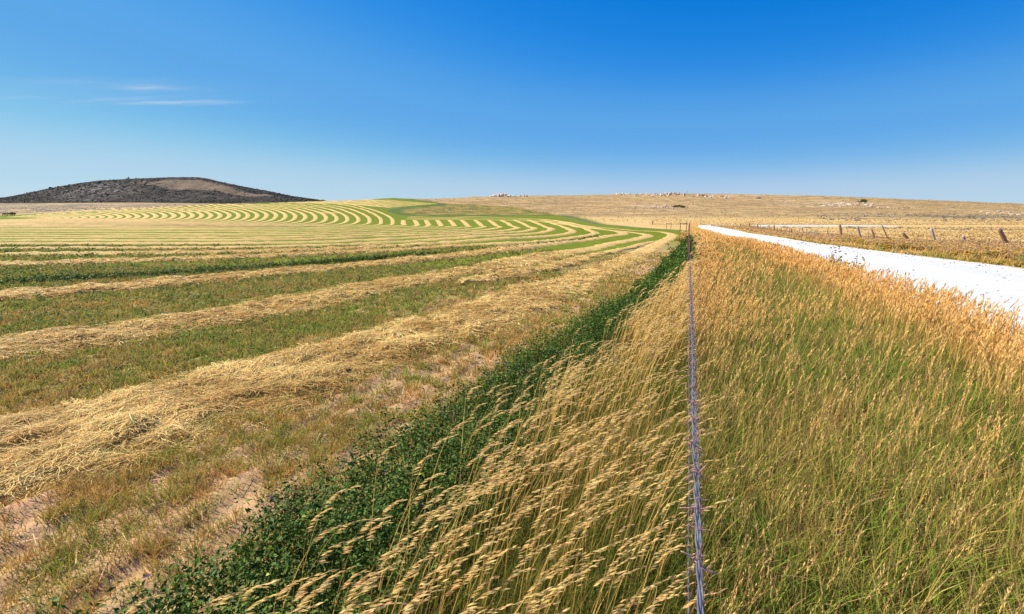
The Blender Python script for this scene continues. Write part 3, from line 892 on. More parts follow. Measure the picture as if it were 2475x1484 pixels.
def alfalfa(S, X, Y, hmax, per, size, purple=.002):
    """each stem carries PER leaflets from near the ground to its tip"""
    N = len(X)
    h = hmax*RNG.uniform(.55, 1.0, N)
    ln = RNG.normal(0, .22, (N, 2))+WIND*.10
    b = P3(X, Y)
    blades(S, b, h, ln, np.full(N, .003)+size*.05, jitter(ALFG*1.2, N, .2), jitter(ALFG*1.4, N, .2), 2, taper=4)
    k = np.repeat(np.arange(N), per); t = RNG.uniform(.12, 1.02, N*per)**.8
    p = b[k].copy(); p[:, :2] += ln[k]*(h[k]*t**1.8)[:, None]; p[:, 2] += h[k]*t
    p += RNG.normal(0, .028, p.shape)*np.array([1, 1, .6])+RNG.normal(0, .3, (len(p), 3))*size[k][:, None]
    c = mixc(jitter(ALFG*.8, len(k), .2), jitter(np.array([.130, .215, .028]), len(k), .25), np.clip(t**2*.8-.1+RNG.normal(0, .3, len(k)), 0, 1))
    yl = RNG.random(len(k)) < .012; c[yl] = jitter((.40, .34, .09), yl.sum(), .2)
    pu = (RNG.random(len(k)) < purple) & (t > .8); c[pu] = jitter((.14, .06, .28), pu.sum(), .2)
    leaflets(S, p, size[k]*RNG.uniform(.7, 1.3, len(k)), c, .7, .48)


for (y0, y1, dn, per, hm) in [(-.3, 3, 420, 28, .50), (3, 6, 330, 26, .50), (6, 11, 260, 26, .50), (11, 20, 130, 20, .56), (20, 38, 70, 14, .6)]:
    X, Y = scatter(y0, y1, xal, lambda Y: xar(Y)+.08, dn)
    rag = fbm(X*2.2, Y*2.2, 81)
    keep = (X-xal(Y)) > (rag-.55)*.45
    X, Y, rag = X[keep], Y[keep], rag[keep]
    d = np.maximum(np.hypot(X, Y), 1.5)
    e = np.clip((X-xal(Y))/.25+.35, .35, 1)
    alfalfa(S, X, Y, hm*np.maximum(e, .6)*(.25+1.45*fbm(X*3.1, Y*3.1, 83)), per, np.maximum(.025, d*.0048))
# the narrow strip behind continues along the far edge and a fringe at its foot
o = S.build('alfalfa', M_ALF)
tag(o, 'dark green standing alfalfa strip along the edge of the mown field', 'alfalfa', kind='stuff')

# thin uncut strip between the rows further in the field
S = Soup()
U = to_world(ctl([(-500, 722), (-150, 702), (0, 688), (300, 672), (620, 651), (900, 628), (1200, 603), (1330, 588), (1450, 572)]))
sU = np.r_[0, np.cumsum(np.hypot(*np.diff(U, axis=0).T))]
N = 4200
q = RNG.uniform(0, sU[-1], N); X = np.interp(q, sU, U[:, 0])+RNG.normal(0, .10, N); Y = np.interp(q, sU, U[:, 1])+RNG.normal(0, .24, N)
kp_ = RNG.random(N) < np.clip(fbm(q/3, q*0, 91)*2.4-.3, .15, 1)*np.clip((-.02-X/Y)/.25, .05, 1)
X, Y = X[kp_], Y[kp_]; d = np.hypot(X, Y)
alfalfa(S, X, Y, np.full(len(X), .17), 10, d*.0034, 0)
# volunteer plants dotted over the field
Yv = np.exp(RNG.uniform(math.log(4), math.log(24), 150)); Xv = RNG.uniform(-1.15, .1, 150)*Yv
ok = sdist(Xv, Yv, FIELD) > 1; Xv, Yv = Xv[ok], Yv[ok]
kk = np.repeat(np.arange(len(Xv)), 3)
X = Xv[kk]+RNG.normal(0, .13, len(kk)); Y = Yv[kk]+RNG.normal(0, .09, len(kk)); d = np.hypot(X, Y)
alfalfa(S, X, Y, RNG.uniform(.08, .17, len(X)), 7, np.maximum(.016, d*.0040), 0)
o = S.build('alfalfa_regrowth', M_ALF)
tag(o, 'thin dark line of uncut alfalfa and stray green plants between the hay rows', 'alfalfa', kind='stuff')

# ------------------------------------------------------------------ stubble on the mown ground
S = Soup()
GST = np.array([.33, .37, .055])
for (y0, y1, dn, per) in [(.8, 4, 330, 27), (4, 8, 190, 23), (8, 15, 110, 14), (15, 26, 26, 7)]:
    X, Y = scatter(y0, y1, lambda Y: -1.25*Y-1.2, lambda Y: np.minimum(xal(Y)+.05, np.where(Y < 38, 99, -.2*Y+20)), dn)
    ok = sdist(X, Y, FIELD) > -.1; X, Y = X[ok], Y[ok]
    df = (xf(Y)-X)*.94
    head = np.clip((5.2-df)/1.2, 0, 1)
    row = .5+.5*np.sin(2*math.pi*df/.34+2*fbm(X, Y, 4))
    nz = .35*fbm(X*1.8, Y*1.8, 101)+.65*fbm(X*4.5, Y*4.5, 102)
    pr = np.clip(.20+.75*row*head+.62*(1-head)+(nz-.46)*2.4, 0, 1)
    keep = RNG.random(len(X)) < pr
    X, Y, head = X[keep], Y[keep], head[keep]
    N = len(X); d = np.hypot(X, Y)
    k = np.repeat(np.arange(N), per); M = len(k)
    r = RNG.normal(0, .034, (M, 2))*np.maximum(1, d[k]/9)[:, None]
    x = X[k]+r[:, 0]; y = Y[k]+r[:, 1]
    gr = .4*fbm(X*.9, Y*.9, 111)+.6*fbm(X*4, Y*4, 112)
    gmix = np.clip(gr[k]*2.0-.66+.02*head[k]+RNG.normal(0, .28, N)[k]+RNG.normal(0, .25, M)+.16*(1-head[k]), 0, 1)
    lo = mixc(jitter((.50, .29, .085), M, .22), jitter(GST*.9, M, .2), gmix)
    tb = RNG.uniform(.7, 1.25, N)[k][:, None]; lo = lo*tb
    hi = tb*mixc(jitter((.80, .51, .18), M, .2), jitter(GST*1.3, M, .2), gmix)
    ln = r*9/np.maximum(1, d[k]/9)[:, None]+RNG.normal(0, .35, (M, 2))
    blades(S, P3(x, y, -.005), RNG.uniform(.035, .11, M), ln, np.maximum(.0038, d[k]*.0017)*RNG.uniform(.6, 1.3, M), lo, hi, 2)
    # small regrown leaves at the foot of the stems
    m2 = RNG.random(M) < .3*np.clip(gmix+.1, 0, 1)
    xx, yy, dd = x[m2], y[m2], d[k][m2]
    pz = P3(xx, yy); pz[:, 2] += RNG.uniform(.01, .075, len(xx))
    leaflets(S, pz, np.maximum(.014, dd*.0038)*RNG.uniform(.7, 1.3, len(xx)), jitter((.15, .215, .05), len(xx), .25), .6, .5)
# litter straws lying loose
X, Y = scatter(.8, 12, lambda Y: -1.25*Y-1.2, lambda Y: xal(Y), 34)
N = len(X); an = RNG.uniform(0, 6.28, N); L = RNG.uniform(.05, .2, N); w = np.maximum(.003, np.hypot(X, Y)*.0012)
b = P3(X, Y, .02); dv = np.stack([np.cos(an), np.sin(an), RNG.normal(0, .12, N)], 1)*L[:, None]; sv = np.stack([-np.sin(an), np.cos(an), an*0], 1)*w[:, None]
V = np.stack([b, b+sv, b+dv+sv, b+dv], 1)
S.add(V, [(0, 1, 2), (0, 2, 3)], jitter((.66, .47, .25), N, .2)[:, None, :].repeat(4, 1))
# clods and pebbles
X, Y = scatter(.8, 7, lambda Y: -1.25*Y-1.0, lambda Y: xal(Y), 14)
N = len(X); rr = RNG.uniform(.006, .022, N)
oct_ = np.array([(1, 0, 0), (-1, 0, 0), (0, 1, 0), (0, -1, 0), (0, 0, .7), (0, 0, -.7)])
V = P3(X, Y, .004)[:, None, :]+oct_[None]*rr[:, None, None]*RNG.uniform(.6, 1.3, (N, 6, 3))
pc = jitter((.42, .26, .17), N, .15); wq = RNG.random(N) < .10; pc[wq] = jitter((.7, .62, .52), wq.sum(), .1)
S.add(V, [(0, 2, 4), (2, 1, 4), (1, 3, 4), (3, 0, 4), (2, 0, 5), (1, 2, 5), (3, 1, 5), (0, 3, 5)], pc[:, None, :].repeat(6, 1))
o = S.build('stubble', M_STRAW)
tag(o, 'short olive and straw stubble with reddish bare soil showing through', 'stubble', kind='stuff')

# ------------------------------------------------------------------ dark scrub hill on the left horizon
sil = np.array([(-260, 481), (-140, 480), (-60, 479), (10, 478), (60, 468), (120, 455), (180, 444), (240, 436), (300, 433), (350, 430.5), (400, 429), (440, 428), (478, 428), (500, 431), (540, 441), (600, 453), (650, 462), (700, 473), (760, 482), (800, 487), (850, 492)])
su, sv = uv(sil[:, 0], sil[:, 1])
HU = np.linspace(su[0], su[-1], 420); HT = np.linspace(0, 1, 90)
ridge = np.interp(HU, su, sv); kr = np.ones(7)/7
ridge = np.convolve(np.pad(ridge, 3, 'edge'), kr, 'valid')
YB, YR = 1700.0, 2350.0


def hill_point(ui, t):
    """t 0 foot, .8 crest, 1 far side"""
    Y = YB+(YR-YB)*t
    X = ui*Y
    rz = CAMH+np.interp(ui, HU, ridge)*(YB+(YR-YB)*.8)
    fz = CAMH+float(uv(0, 489.5)[1])*YB
    s = np.where(t < .8, (t/.8), 1)
    prof = np.where(t < .8, s**.85, 1-.18*(t-.8)/.2)
    z = fz+(rz-fz)*prof
    rel = np.clip((rz-fz)/60, 0, 1)
    gul = (fbm(X/90+Y/300, Y/700+X/2000, 131)-.5)*26*np.sin(math.pi*np.clip(t/.8, 0, 1))*rel
    return X, Y, z+gul-4*(1-np.clip(t/.05, 0, 1))*0 - np.where(t < .02, 6, 0)


UH, TH = np.meshgrid(HU, HT, indexing='ij')
hx, hy, hz = hill_point(UH, TH)
idx = np.arange(UH.size).reshape(UH.shape)
FH = np.stack([idx[:-1, :-1], idx[1:, :-1], idx[1:, 1:], idx[:-1, 1:]], -1).reshape(-1, 4)
tq = (UH*1.0+CX/F/1.02)
qx_h = UH*F*1.02+CX
bare = np.clip(1-np.hypot((qx_h-470)/125, (TH-.50)/.20), 0, 1)**.6
bare = np.maximum(bare, np.clip(1-np.hypot((qx_h-570)/110, (TH-.36)/.13), 0, 1)**.6)
bare = np.maximum(bare, .8*np.clip(1-np.hypot((qx_h-345)/25, (TH-.60)/.1), 0, 1)**.6)
stony = np.clip(1-np.hypot((qx_h-235-60*(TH-.3))/110, (TH-.33)/.34), 0, 1)**.6
m, nt, out = new_mat('scrub_hillside'); g = G(nt)
P = g.pos()
n1 = g.noise(P, .045, 7, .8, .2); n2 = g.noise(P, .012, 5, .6)
c = g.mix(g.ramp(g.math('ADD', g.math('MULTIPLY', n1, .6), g.math('MULTIPLY', n2, .4)), .40, .62), (.030, .030, .026), (.115, .092, .072))
gr_ = g.mix(g.ramp(n1, .35, .6), (.12, .09, .065), (.24, .17, .11))
c = g.mix(g.ramp(g.math('ADD', g.attr('bare'), g.math('MULTIPLY', g.math('SUBTRACT', n1, .5), 2.2)), .25, .55), c, gr_)
n3 = g.noise(P, .07, 5, .8, 0, (1, .35, 1))
c = g.mix(g.math('MULTIPLY', g.attr('stony'), g.ramp(n3, .53, .60)), c, (.42, .375, .34))
p = g.n('ShaderNodeBsdfPrincipled'); p.inputs['Roughness'].default_value = .95; p.inputs['Specular IOR Level'].default_value = .05
g.l(c, p.inputs['Base Color']); g.l(g.bump(n1, .8, 6), p.inputs['Normal']); g.l(p.outputs[0], out.inputs[0])
hill = link_mesh('hill', np.stack([hx, hy, hz], -1).reshape(-1, 3), FH, m, smooth=True, attrs=dict(bare=bare, stony=stony))
tag(hill, 'low dark scrub covered hill on the left horizon', 'hill', kind='structure')
# scrub bushes on the hill
ico_v = []
ph = (1+5**.5)/2
for a, b in ((1, ph), (-1, ph), (1, -ph), (-1, -ph)):
    ico_v += [(a, b, 0), (0, a, b), (b, 0, a)]
ico_v = np.array(ico_v, float); ico_v /= np.linalg.norm(ico_v[0])
ico_f = []
for i in range(12):
    for j in range(i+1, 12):
        for k_ in range(j+1, 12):
            if max(np.linalg.norm(ico_v[i]-ico_v[j]), np.linalg.norm(ico_v[j]-ico_v[k_]), np.linalg.norm(ico_v[i]-ico_v[k_])) < 1.1:
                nn = np.cross(ico_v[j]-ico_v[i], ico_v[k_]-ico_v[i])
                ico_f.append((i, j, k_) if nn @ ico_v[i] > 0 else (i, k_, j))
S = Soup()
N = 12000
ui = RNG.uniform(HU[0], HU[-1], N); ti = np.clip(RNG.beta(1.2, 1.0, N)*.84, 0, .84)
qx_ = ui*F*1.02+CX
bar = np.maximum(np.clip(1-np.hypot((qx_-470)/125, (ti-.50)/.20), 0, 1), np.clip(1-np.hypot((qx_-570)/110, (ti-.36)/.13), 0, 1))
rz_ = np.interp(ui, HU, ridge)
sto = np.clip(1-np.hypot((qx_-235-60*(ti-.3))/110, (ti-.33)/.34), 0, 1)
ok = (RNG.random(N) < np.where(bar > .12, .07, 1)*(1-.6*sto)) & (rz_ > .012)
x, y, z = hill_point(ui[ok], ti[ok]); n = len(x)
r = RNG.lognormal(.25, .45, n)
V = np.stack([x, y, z+r*.25], 1)[:, None, :]+ico_v[None]*r[:, None, None]*RNG.uniform(.6, 1.25, (n, 12, 3))*np.array([1.2, 1.2, .75])
S.add(V, ico_f, jitter((.060, .056, .040), n, .35)[:, None, :].repeat(12, 1))
o = S.build('scrub', M_SHRUB)
tag(o, 'dark juniper and sage scrub covering the hill on the left horizon', 'scrub', kind='stuff')


# ------------------------------------------------------------------ trees and bushes
def shrub_arr(S, c, r, hgt, n, leaf, col, col2, seed=0, stems=True):
    """rounded open shrub of many small leaves on radiating stems"""
    rg = np.random.default_rng(seed)
    K = max(5, int(n**.5*.45))
    dirs = rg.normal(0, 1, (K, 3)); dirs[:, 2] = np.abs(dirs[:, 2])*.9+.15; dirs /= np.linalg.norm(dirs, axis=1)[:, None]
    ext = rg.uniform(.7, 1.05, K)
    tips = dirs*np.array([r, r, hgt])*ext[:, None]
    k = rg.integers(0, K, n); t = rg.uniform(.45, 1.0, n)**.6
    p = tips[k]*t[:, None]+rg.normal(0, .13, (n, 3))*np.array([r, r, hgt*.8])
    p[:, 2] = np.maximum(p[:, 2], .01)
    cm = mixc(jitter(col, n, .2, rg), jitter(col2, n, .2, rg), np.clip(rg.random(K)[k]*.7+p[:, 2]/hgt*.4, 0, 1))
    leaflets(S, p+np.array(c), np.full(n, leaf)*rg.uniform(.7, 1.4, n), cm, .2, .55, rg)
    if stems:
        blades(S, np.repeat(np.array([c], float), K, 0), np.linalg.norm(tips, axis=1)*.8, tips[:, :2]/(np.linalg.norm(tips, axis=1)*.8)[:, None], np.full(K, leaf*.45),
               jitter((.14, .10, .07), K, .1, rg), jitter((.18, .13, .09), K, .1, rg), 2, taper=5, pw=1, rng=rg)


def shrub(name, q, wq, hq, col, col2, label, cat, n=900, seed=0, group=None, sink=0.03, dY=0):
    X, Y = unproj(*q); Y += dY; X = float(uv(*q)[0])*Y
    r = wq/2/F*Y; h = hq/F*Y
    S = Soup(); shrub_arr(S, (0, 0, 0), r, h, n, max(.03, r*.085), col, col2, seed)
    o = S.build(name, M_SHRUB); o.location = (X, Y, float(ground(X, Y))-sink)
    tag(o, label, cat, group); return o


SAGE1, SAGE2 = (.26, .27, .21), (.46, .46, .38)
shrub('sagebrush', r4(1672, 385), 26, 17, SAGE1, SAGE2, 'large rounded silver sagebrush beside the fence posts across the road', 'sagebrush', 1700, 1)
shrub('sagebrush', r4(1768, 386), 12, 6, SAGE1, SAGE2, 'low silver sagebrush touching the right foot of the largest one', 'sagebrush', 500, 2)
shrub('sagebrush', r4(1952, 412), 20, 12, SAGE1, SAGE2, 'medium silver sagebrush standing in front of a short post across the road', 'sagebrush', 1000, 3)
GB = 'sagebrush clumps lining the track on the valley floor'
for i, (x, y, w, h) in enumerate([(935, 236, 15, 5), (1180, 250, 20, 7), (1240, 258, 10, 5), (1560, 252, 22, 4), (1780, 250, 14, 4), (1900, 252, 10, 4), (2240, 256, 20, 6), (2330, 256, 16, 5), (2440, 262, 14, 5)]):
    shrub('sagebrush', r4(x, y), w, h, (.15, .11, .09), (.30, .25, .20), 'low grey brown sagebrush clump beside the far track on the valley floor', 'sagebrush', 380, 20+i, GB)
for i, (x, y, w, h) in enumerate([(30, 226, 16, 5), (110, 228, 22, 6), (230, 226, 12, 4), (330, 226, 12, 4), (530, 232, 20, 5), (620, 232, 14, 4), (705, 230, 20, 7), (835, 234, 18, 6), (900, 232, 8, 3), (1090, 238, 16, 5), (1215, 240, 18, 6), (1330, 244, 22, 6), (1450, 244, 12, 4), (1560, 248, 18, 5), (1640, 254, 16, 4), (1710, 246, 20, 8), (1800, 252, 14, 4), (1900, 254, 18, 5), (2000, 250, 18, 8), (2100, 252, 16, 5), (2200, 254, 18, 6), (2320, 254, 16, 5), (2440, 254, 20, 6)]):
    shrub('sagebrush', r5(x, y), w, h, (.15, .11, .09), (.30, .25, .20), 'low grey brown sagebrush clump beside the far track on the valley floor', 'sagebrush', 380, 50+i, GB)
for i, (x, y, w) in enumerate([(790, 460, 7), (905, 468, 10), (1060, 470, 8), (1125, 497, 9), (1215, 455, 6), (1275, 458, 12), (1370, 458, 14), (1445, 466, 9), (1660, 455, 8), (2205, 466, 7), (1175, 566, 12), (1440, 572, 6)]):
    shrub('sagebrush', r3(x, y), w, w*.33, (.20, .18, .15), (.33, .31, .26), 'small grey sagebrush on the smooth golden slope above the road bend', 'sagebrush', 260, 90+i, 'grey sagebrush on the golden slope')
BG = (.055, .085, .015), (.12, .15, .03)
shrub('green_bush', r3(1110, 316), 33, 6.0, *BG, 'wide flat green bush halfway up the hillside left of the road bend', 'bush', 1500, 120)
shrub('green_bush', (2086, 489), 29, 7.5, *BG, 'rounded green bush high on the hillside near the pale rock slabs', 'bush', 1400, 121)
shrub('green_bush', (2038, 485.5), 8, 2.6, *BG, 'tiny green bush left of the rounded one near the skyline', 'bush', 260, 122)
shrub('green_bush', (2195, 504), 8, 3.0, *BG, 'small green bush below the pale rock slabs on the right', 'bush', 260, 123)
# grey scrub drifts on the right hillside, too many to count
S = Soup()
for k_ in range(520):
    uu = RNG.uniform(.62, 1.2); Y = RNG.uniform(185, 320); X = uu*Y
    if fbm(X/30, Y/14, 141) < .52 and RNG.random() > .12: continue
    shrub_arr(S, (X, Y, float(ground(X, Y))), RNG.uniform(.5, 1.3), RNG.uniform(.4, .8), 40, .28, (.15, .13, .10), (.30, .27, .21), 1000+k_, False)
for k_ in range(900):
    uu = RNG.uniform(.02, 1.2); Y = RNG.uniform(250, 600); X = uu*Y
    if fbm(X/24, Y/24, 142) < .53: continue
    shrub_arr(S, (X, Y, float(ground(X, Y))), RNG.uniform(.4, 1.0), RNG.uniform(.2, .45), 22, .3, (.13, .105, .05), (.26, .20, .10), 3000+k_, False)
for k_ in range(900):
    uu = RNG.uniform(-1.15, -.5); Y = RNG.uniform(300, 1500); X = uu*Y
    shrub_arr(S, (X, Y, float(ground(X, Y))), RNG.uniform(.6, 1.6), RNG.uniform(.25, .6), 12, .35+Y/1800, (.20, .17, .15), (.30, .25, .21), 5000+k_, False)
o = S.build('sagebrush_scrub', M_SHRUB)
tag(o, 'scattered grey and olive brush dotting the far slopes and plain', 'scrub', kind='stuff')

# lone tree on top of the dark hill
tx_, ty_, tz_ = hill_point(np.array([float(uv(311, 433)[0])]), np.array([.78]))
t_ = empty('pine_tree', (float(tx_[0]), float(ty_[0]), float(tz_[0])-1))
tag(t_, 'lone dark tree standing on the crest of the dark hill', 'tree')
ang = np.linspace(0, 2*math.pi, 9)[:-1]
TV = np.concatenate([np.stack([np.cos(ang)*r_, np.sin(ang)*r_, np.full(8, z_)], 1) for r_, z_ in ((.55, 0), (.35, 4), (.12, 9))])
TF = np.array([(a*8+i, a*8+(i+1) % 8, (a+1)*8+(i+1) % 8, (a+1)*8+i) for a in range(2) for i in range(8)])
M_BARK = principled('bark', (.10, .075, .06), .9, .5, c2=(.05, .04, .035))
link_mesh('trunk', TV, TF, M_BARK, t_)
S = Soup(); shrub_arr(S, (0, 0, 2.2), 3.6, 9, 900, 1.1, (.020, .028, .020), (.04, .05, .03), 77, False); S.build('crown', M_SHRUB, t_)

# ------------------------------------------------------------------ rocks
def rock_mat(name, a, b, c_):
    m, nt, out = new_mat(name); g = G(nt)
    P = g.n('ShaderNodeTexCoord').outputs['Object']
    n = g.noise(P, 3.0, 6, .7); n2 = g.noise(P, 9, 5, .7)
    c = g.mix(g.ramp(n, .35, .62), a, b); c = g.mix(g.ramp(n2, .58, .7, 0, .8), c, c_)
    p = g.n('ShaderNodeBsdfPrincipled'); p.inputs['Roughness'].default_value = .9; p.inputs['Specular IOR Level'].default_value = .15
    g.l(c, p.inputs['Base Color']); g.l(g.bump(g.math('ADD', n, g.math('MULTIPLY', n2, .5)), .8, .2), p.inputs['Normal']); g.l(p.outputs[0], out.inputs[0])
    return m


M_LIME = rock_mat('pale_limestone', (.52, .41, .30), (.68, .57, .44), (.32, .23, .15))
M_PINK = rock_mat('pinkish_stone', (.48, .31, .22), (.62, .47, .36), (.27, .15, .10))
M_RED = rock_mat('rusty_stone', (.36, .19, .12), (.55, .34, .24), (.16, .10, .07))


def boulder_mesh(name, mat, seed, sub=3, flat=.6, ang=.5):
    bmv = bpy.data.meshes.new(name)
    import bmesh
    bm = bmesh.new(); bmesh.ops.create_icosphere(bm, subdivisions=sub, radius=1)
    rg = random.Random(seed)
    planes = [(Vector((rg.gauss(0, 1), rg.gauss(0, 1), rg.gauss(.2, 1))).normalized(), rg.uniform(.5, .85)) for _ in range(14)]
    for v in bm.verts:
        c = v.co.copy()
        for nrm, d in planes:
            e = c.dot(nrm)-d
            if e > 0: c -= nrm*e*.98
        k = 1+ang*.35*(float(vnoise(c.x*2.2+seed, c.y*2.2+c.z*1.7, seed))-.5)+.06*(float(vnoise(c.x*7+seed, c.y*7+c.z*5, seed+1))-.5)
        v.co = Vector((c.x*k, c.y*k, c.z*k*flat))
    bm.to_mesh(bmv); bm.free(); bmv.materials.append(mat)
    return bmv


BM = {(mt.name, s): boulder_mesh('boulder', mt, s+i*10, 3 if s < 4 else 2) for i, mt in enumerate((M_LIME, M_PINK, M_RED)) for s in range(4)}
rr = random.Random(5)


def boulder(q, wq, hq, mat, label, cat='boulder', group=None, name='boulder', s=None, dY=0, sink=.25):
    X, Y = unproj(*q); Y += dY; X = float(uv(*q)[0])*Y
    o = bpy.data.objects.new(name, BM[(mat.name, rr.randrange(4) if s is None else s)]); COL.objects.link(o)
    sx = wq/2/F*Y; sz = hq/F*Y/.6/(2-2*sink)*1.25
    o.scale = (sx, sx*rr.uniform(.7, 1.0), sz)
    o.rotation_euler = (rr.uniform(-.1, .1), rr.uniform(-.12, .12), rr.uniform(-.5, .5))
    o.location = (X, Y, float(ground(X, Y))+sz*.6*(1-2*sink)*.5)
    tag(o, label, cat, group); return o


# pale rock beside the fence
b = boulder((1652, 617), 22, 12, M_LIME, 'pale grey boulder in the alfalfa strip against the second fence post', s=1)
b = boulder((1650, 574), 12, 6, M_LIME, 'small pale stone in the green strip further along the fence', s=2)


def heap(name, pts, mat, label, cat='rock outcrop'):
    """one outcrop: many broken blocks grown together"""
    Vs, Fs = [], []; n0 = 0
    X0, Y0 = unproj(*pts[0][:2])
    for (qx, qy, wq, hq) in pts:
        X, Y = unproj(qx, qy)
        me = BM[(mat.name, rr.randrange(4))]
        v = np.empty(len(me.vertices)*3, np.float32); me.vertices.foreach_get('co', v); v = v.reshape(-1, 3)
        sx = wq/2/F*Y; sz = hq/F*Y/.6
        a = rr.uniform(0, 6); R = np.array([[math.cos(a), -math.sin(a), 0], [math.sin(a), math.cos(a), 0], [0, 0, 1]])
        v = (v @ R.T)*np.array([sx, sx, sz])+np.array([X-X0, Y-Y0, float(ground(X, Y))+sz*.2])
        f = np.array([p_.vertices[:] for p_ in me.polygons]); Vs.append(v); Fs.append(f+n0); n0 += len(v)
    o = link_mesh(name, np.concatenate(Vs), np.concatenate(Fs), mat); o.location = (X0, Y0, 0)
    tag(o, label, cat); return o


pk = []
for i in range(60):
    t = rr.random(); x = 1183+t*60; top = 10.5*(1-abs(t-.52)/.52)**.8
    pk.append((x, 475.5-rr.random()*1.5, rr.uniform(3.5, 8), rr.uniform(.25, .85)*top+.5))
M_CREAM = rock_mat('cream_limestone', (.60, .48, .37), (.76, .64, .52), (.36, .26, .18))
BM.update({('cream_limestone', s_): boulder_mesh('boulder', M_CREAM, s_+50, 2) for s_ in range(4)})
heap('rock_outcrop', pk, M_CREAM, 'largest white rock outcrop standing on the skyline left of centre hillside')
heap('rock_outcrop', [(1256+rr.random()*20, 475.5-rr.random()*1.5, rr.uniform(5, 8), rr.uniform(1.5, 4)) for _ in range(9)], M_LIME, 'small white outcrop just right of the largest skyline outcrop')
heap('rock_outcrop', [(1616+rr.random()*26, 472-rr.random()*4, rr.uniform(4, 8), rr.uniform(2, 4.5)) for _ in range(16)], M_PINK, 'pinkish blocky outcrop on the skyline left of the rusty boulders')
heap('rock_outcrop', [(1490+rr.random()*60, 472.5-rr.random()*4, rr.uniform(4, 7), rr.uniform(1.5, 3)) for _ in range(22)], M_LIME, 'long low pale ledge at the left end of the skyline rocks')
heap('rock_outcrop', [(1560+rr.random()*56, 474-rr.random()*6, rr.uniform(4, 8), rr.uniform(1.2, 3)) for _ in range(30)], M_LIME, 'broken pale ledge in the middle of the skyline rocks')
heap('rock_outcrop', [(1705+rr.random()*60, 479-rr.random()*5, rr.uniform(4, 9), rr.uniform(1, 2.2)) for _ in range(26)], M_LIME, 'flat white slabs below the rusty boulders near the skyline')
heap('rock_outcrop', [(1580+rr.random()*50, 505-rr.random()*9, rr.uniform(3, 7), rr.uniform(1, 2.4)) for _ in range(26)], M_PINK, 'low pink and white outcrop left of the wide green bush on the hillside')
heap('rock_outcrop', [(1980+rr.random()*130, 500-rr.random()*10, rr.uniform(5, 13), rr.uniform(.8, 1.6)) for _ in range(46)], M_LIME, 'broad white slab outcrop under the rounded green bush')
heap('rock_outcrop', [(2120+rr.random()*90, 506-rr.random()*7, rr.uniform(4, 9), rr.uniform(.8, 1.5)) for _ in range(26)], M_PINK, 'thin pale ledge trailing right from the broad white slabs')
heap('rock_outcrop', [(2370+rr.random()*110, 520-rr.random()*9, rr.uniform(4, 9), rr.uniform(.7, 1.4)) for _ in range(26)], M_LIME, 'faint white slabs on the slope at the right edge of the photo')
for q, w, h, mt, lb in [((1654, 474), 7, 7.5, M_PINK, 'upright pinkish boulder under the leaning stick on the skyline'), ((1674, 474.5), 4, 5, M_PINK, 'narrow upright pink stone between the skyline bush and rusty boulders'),
                        ((1688, 474), 11, 6.5, M_PINK, 'wide pinkish boulder left of the rusty one on the skyline'), ((1698, 474), 9, 5.0, M_RED, 'rusty boulder with dark underside in the middle of the skyline row'),
                        ((1708, 474), 6, 3.5, M_RED, 'small rusty stone at the right end of the skyline boulder row'), ((1831, 480), 13, 4.5, M_RED, 'lone rusty boulder on the slope right of the skyline row'),
                        ((1746, 475), 5, 2.8, M_RED, 'small reddish stone on the skyline left of the lone rusty boulder'), ((1865, 481.5), 5, 3, M_RED, 'small reddish stone right of the lone rusty boulder'),
                        ((1660, 503), 8, 4, M_PINK, 'pinkish white stone at the right end of the wide green bush')]:
    boulder(q, w, h, mt, lb)
for i in range(26):
    zx, zy = [(1425, 405), (1520, 422), (1630, 430), (1708, 410), (1800, 425), (1875, 408), (1940, 437), (1970, 355), (2022, 418), (2055, 404), (2078, 418), (2128, 424), (2115, 368), (2375, 362), (2400, 365), (2422, 420), (2450, 340), (1600, 415), (2255, 380), (2320, 395), (1500, 405), (2500, 395), (2650, 420), (2800, 400), (2950, 425), (3100, 430)][i]
    q = z2(zx, zy)
    boulder(q, rr.uniform(2.5, 6.5 if i in (8, 15, 22) else 4), rr.uniform(1.3, 2.6), M_LIME, 'small white stone lying in the greenish meadow above the field', 'stone', 'white stones in the meadow patch', 'stone')
for (x, y) in [(850, 385), (490, 325), (130, 368), (1030, 335), (520, 272), (1170, 225), (1310, 270)]:
    boulder(r3(x, y), rr.uniform(4, 7), rr.uniform(1.8, 3), M_PINK, 'pale pinkish stone scattered on the brown hillside', 'stone', 'pale stones on the brown hillside', 'stone')


# ------------------------------------------------------------------ posts
def post_mesh(name, r, h, mat, seed, sides=10, rough=.12, lv=9, top=True):
    rg = np.random.default_rng(seed)
    Vs = []
    for i in range(lv+1):
        t = i/lv
        a = np.linspace(0, 2*math.pi, sides+1)[:-1]
        rad = r*(1.06-.14*t)*(1+rough*(vnoise(np.cos(a)*1.5+seed, np.sin(a)*1.5+t*.8, seed)-.5)*2)
        if i == lv: rad = rad*.82
        cx = r*.35*math.sin(t*3+seed); cy = r*.3*math.sin(t*2.2+seed*2)
        Vs.append(np.stack([cx+rad*np.cos(a), cy+rad*np.sin(a), np.full(sides, t*h)+(rg.normal(0, r*.18, sides) if i == lv else 0)], 1))
    V = np.concatenate(Vs+[np.array([[Vs[-1][:, 0].mean(), Vs[-1][:, 1].mean(), h+.003]])])
    Fq = []
    for i in range(lv):
        for j in range(sides):
            a, b_ = i*sides+j, i*sides+(j+1) % sides
            Fq += [(a, b_, b_+sides), (a, b_+sides, a+sides)]
    t0 = lv*sides
    for j in range(sides): Fq.append((t0+j, t0+(j+1) % sides, len(V)-1))
    me_o = link_mesh(name, V, np.array(Fq), mat, smooth=False)
    return me_o


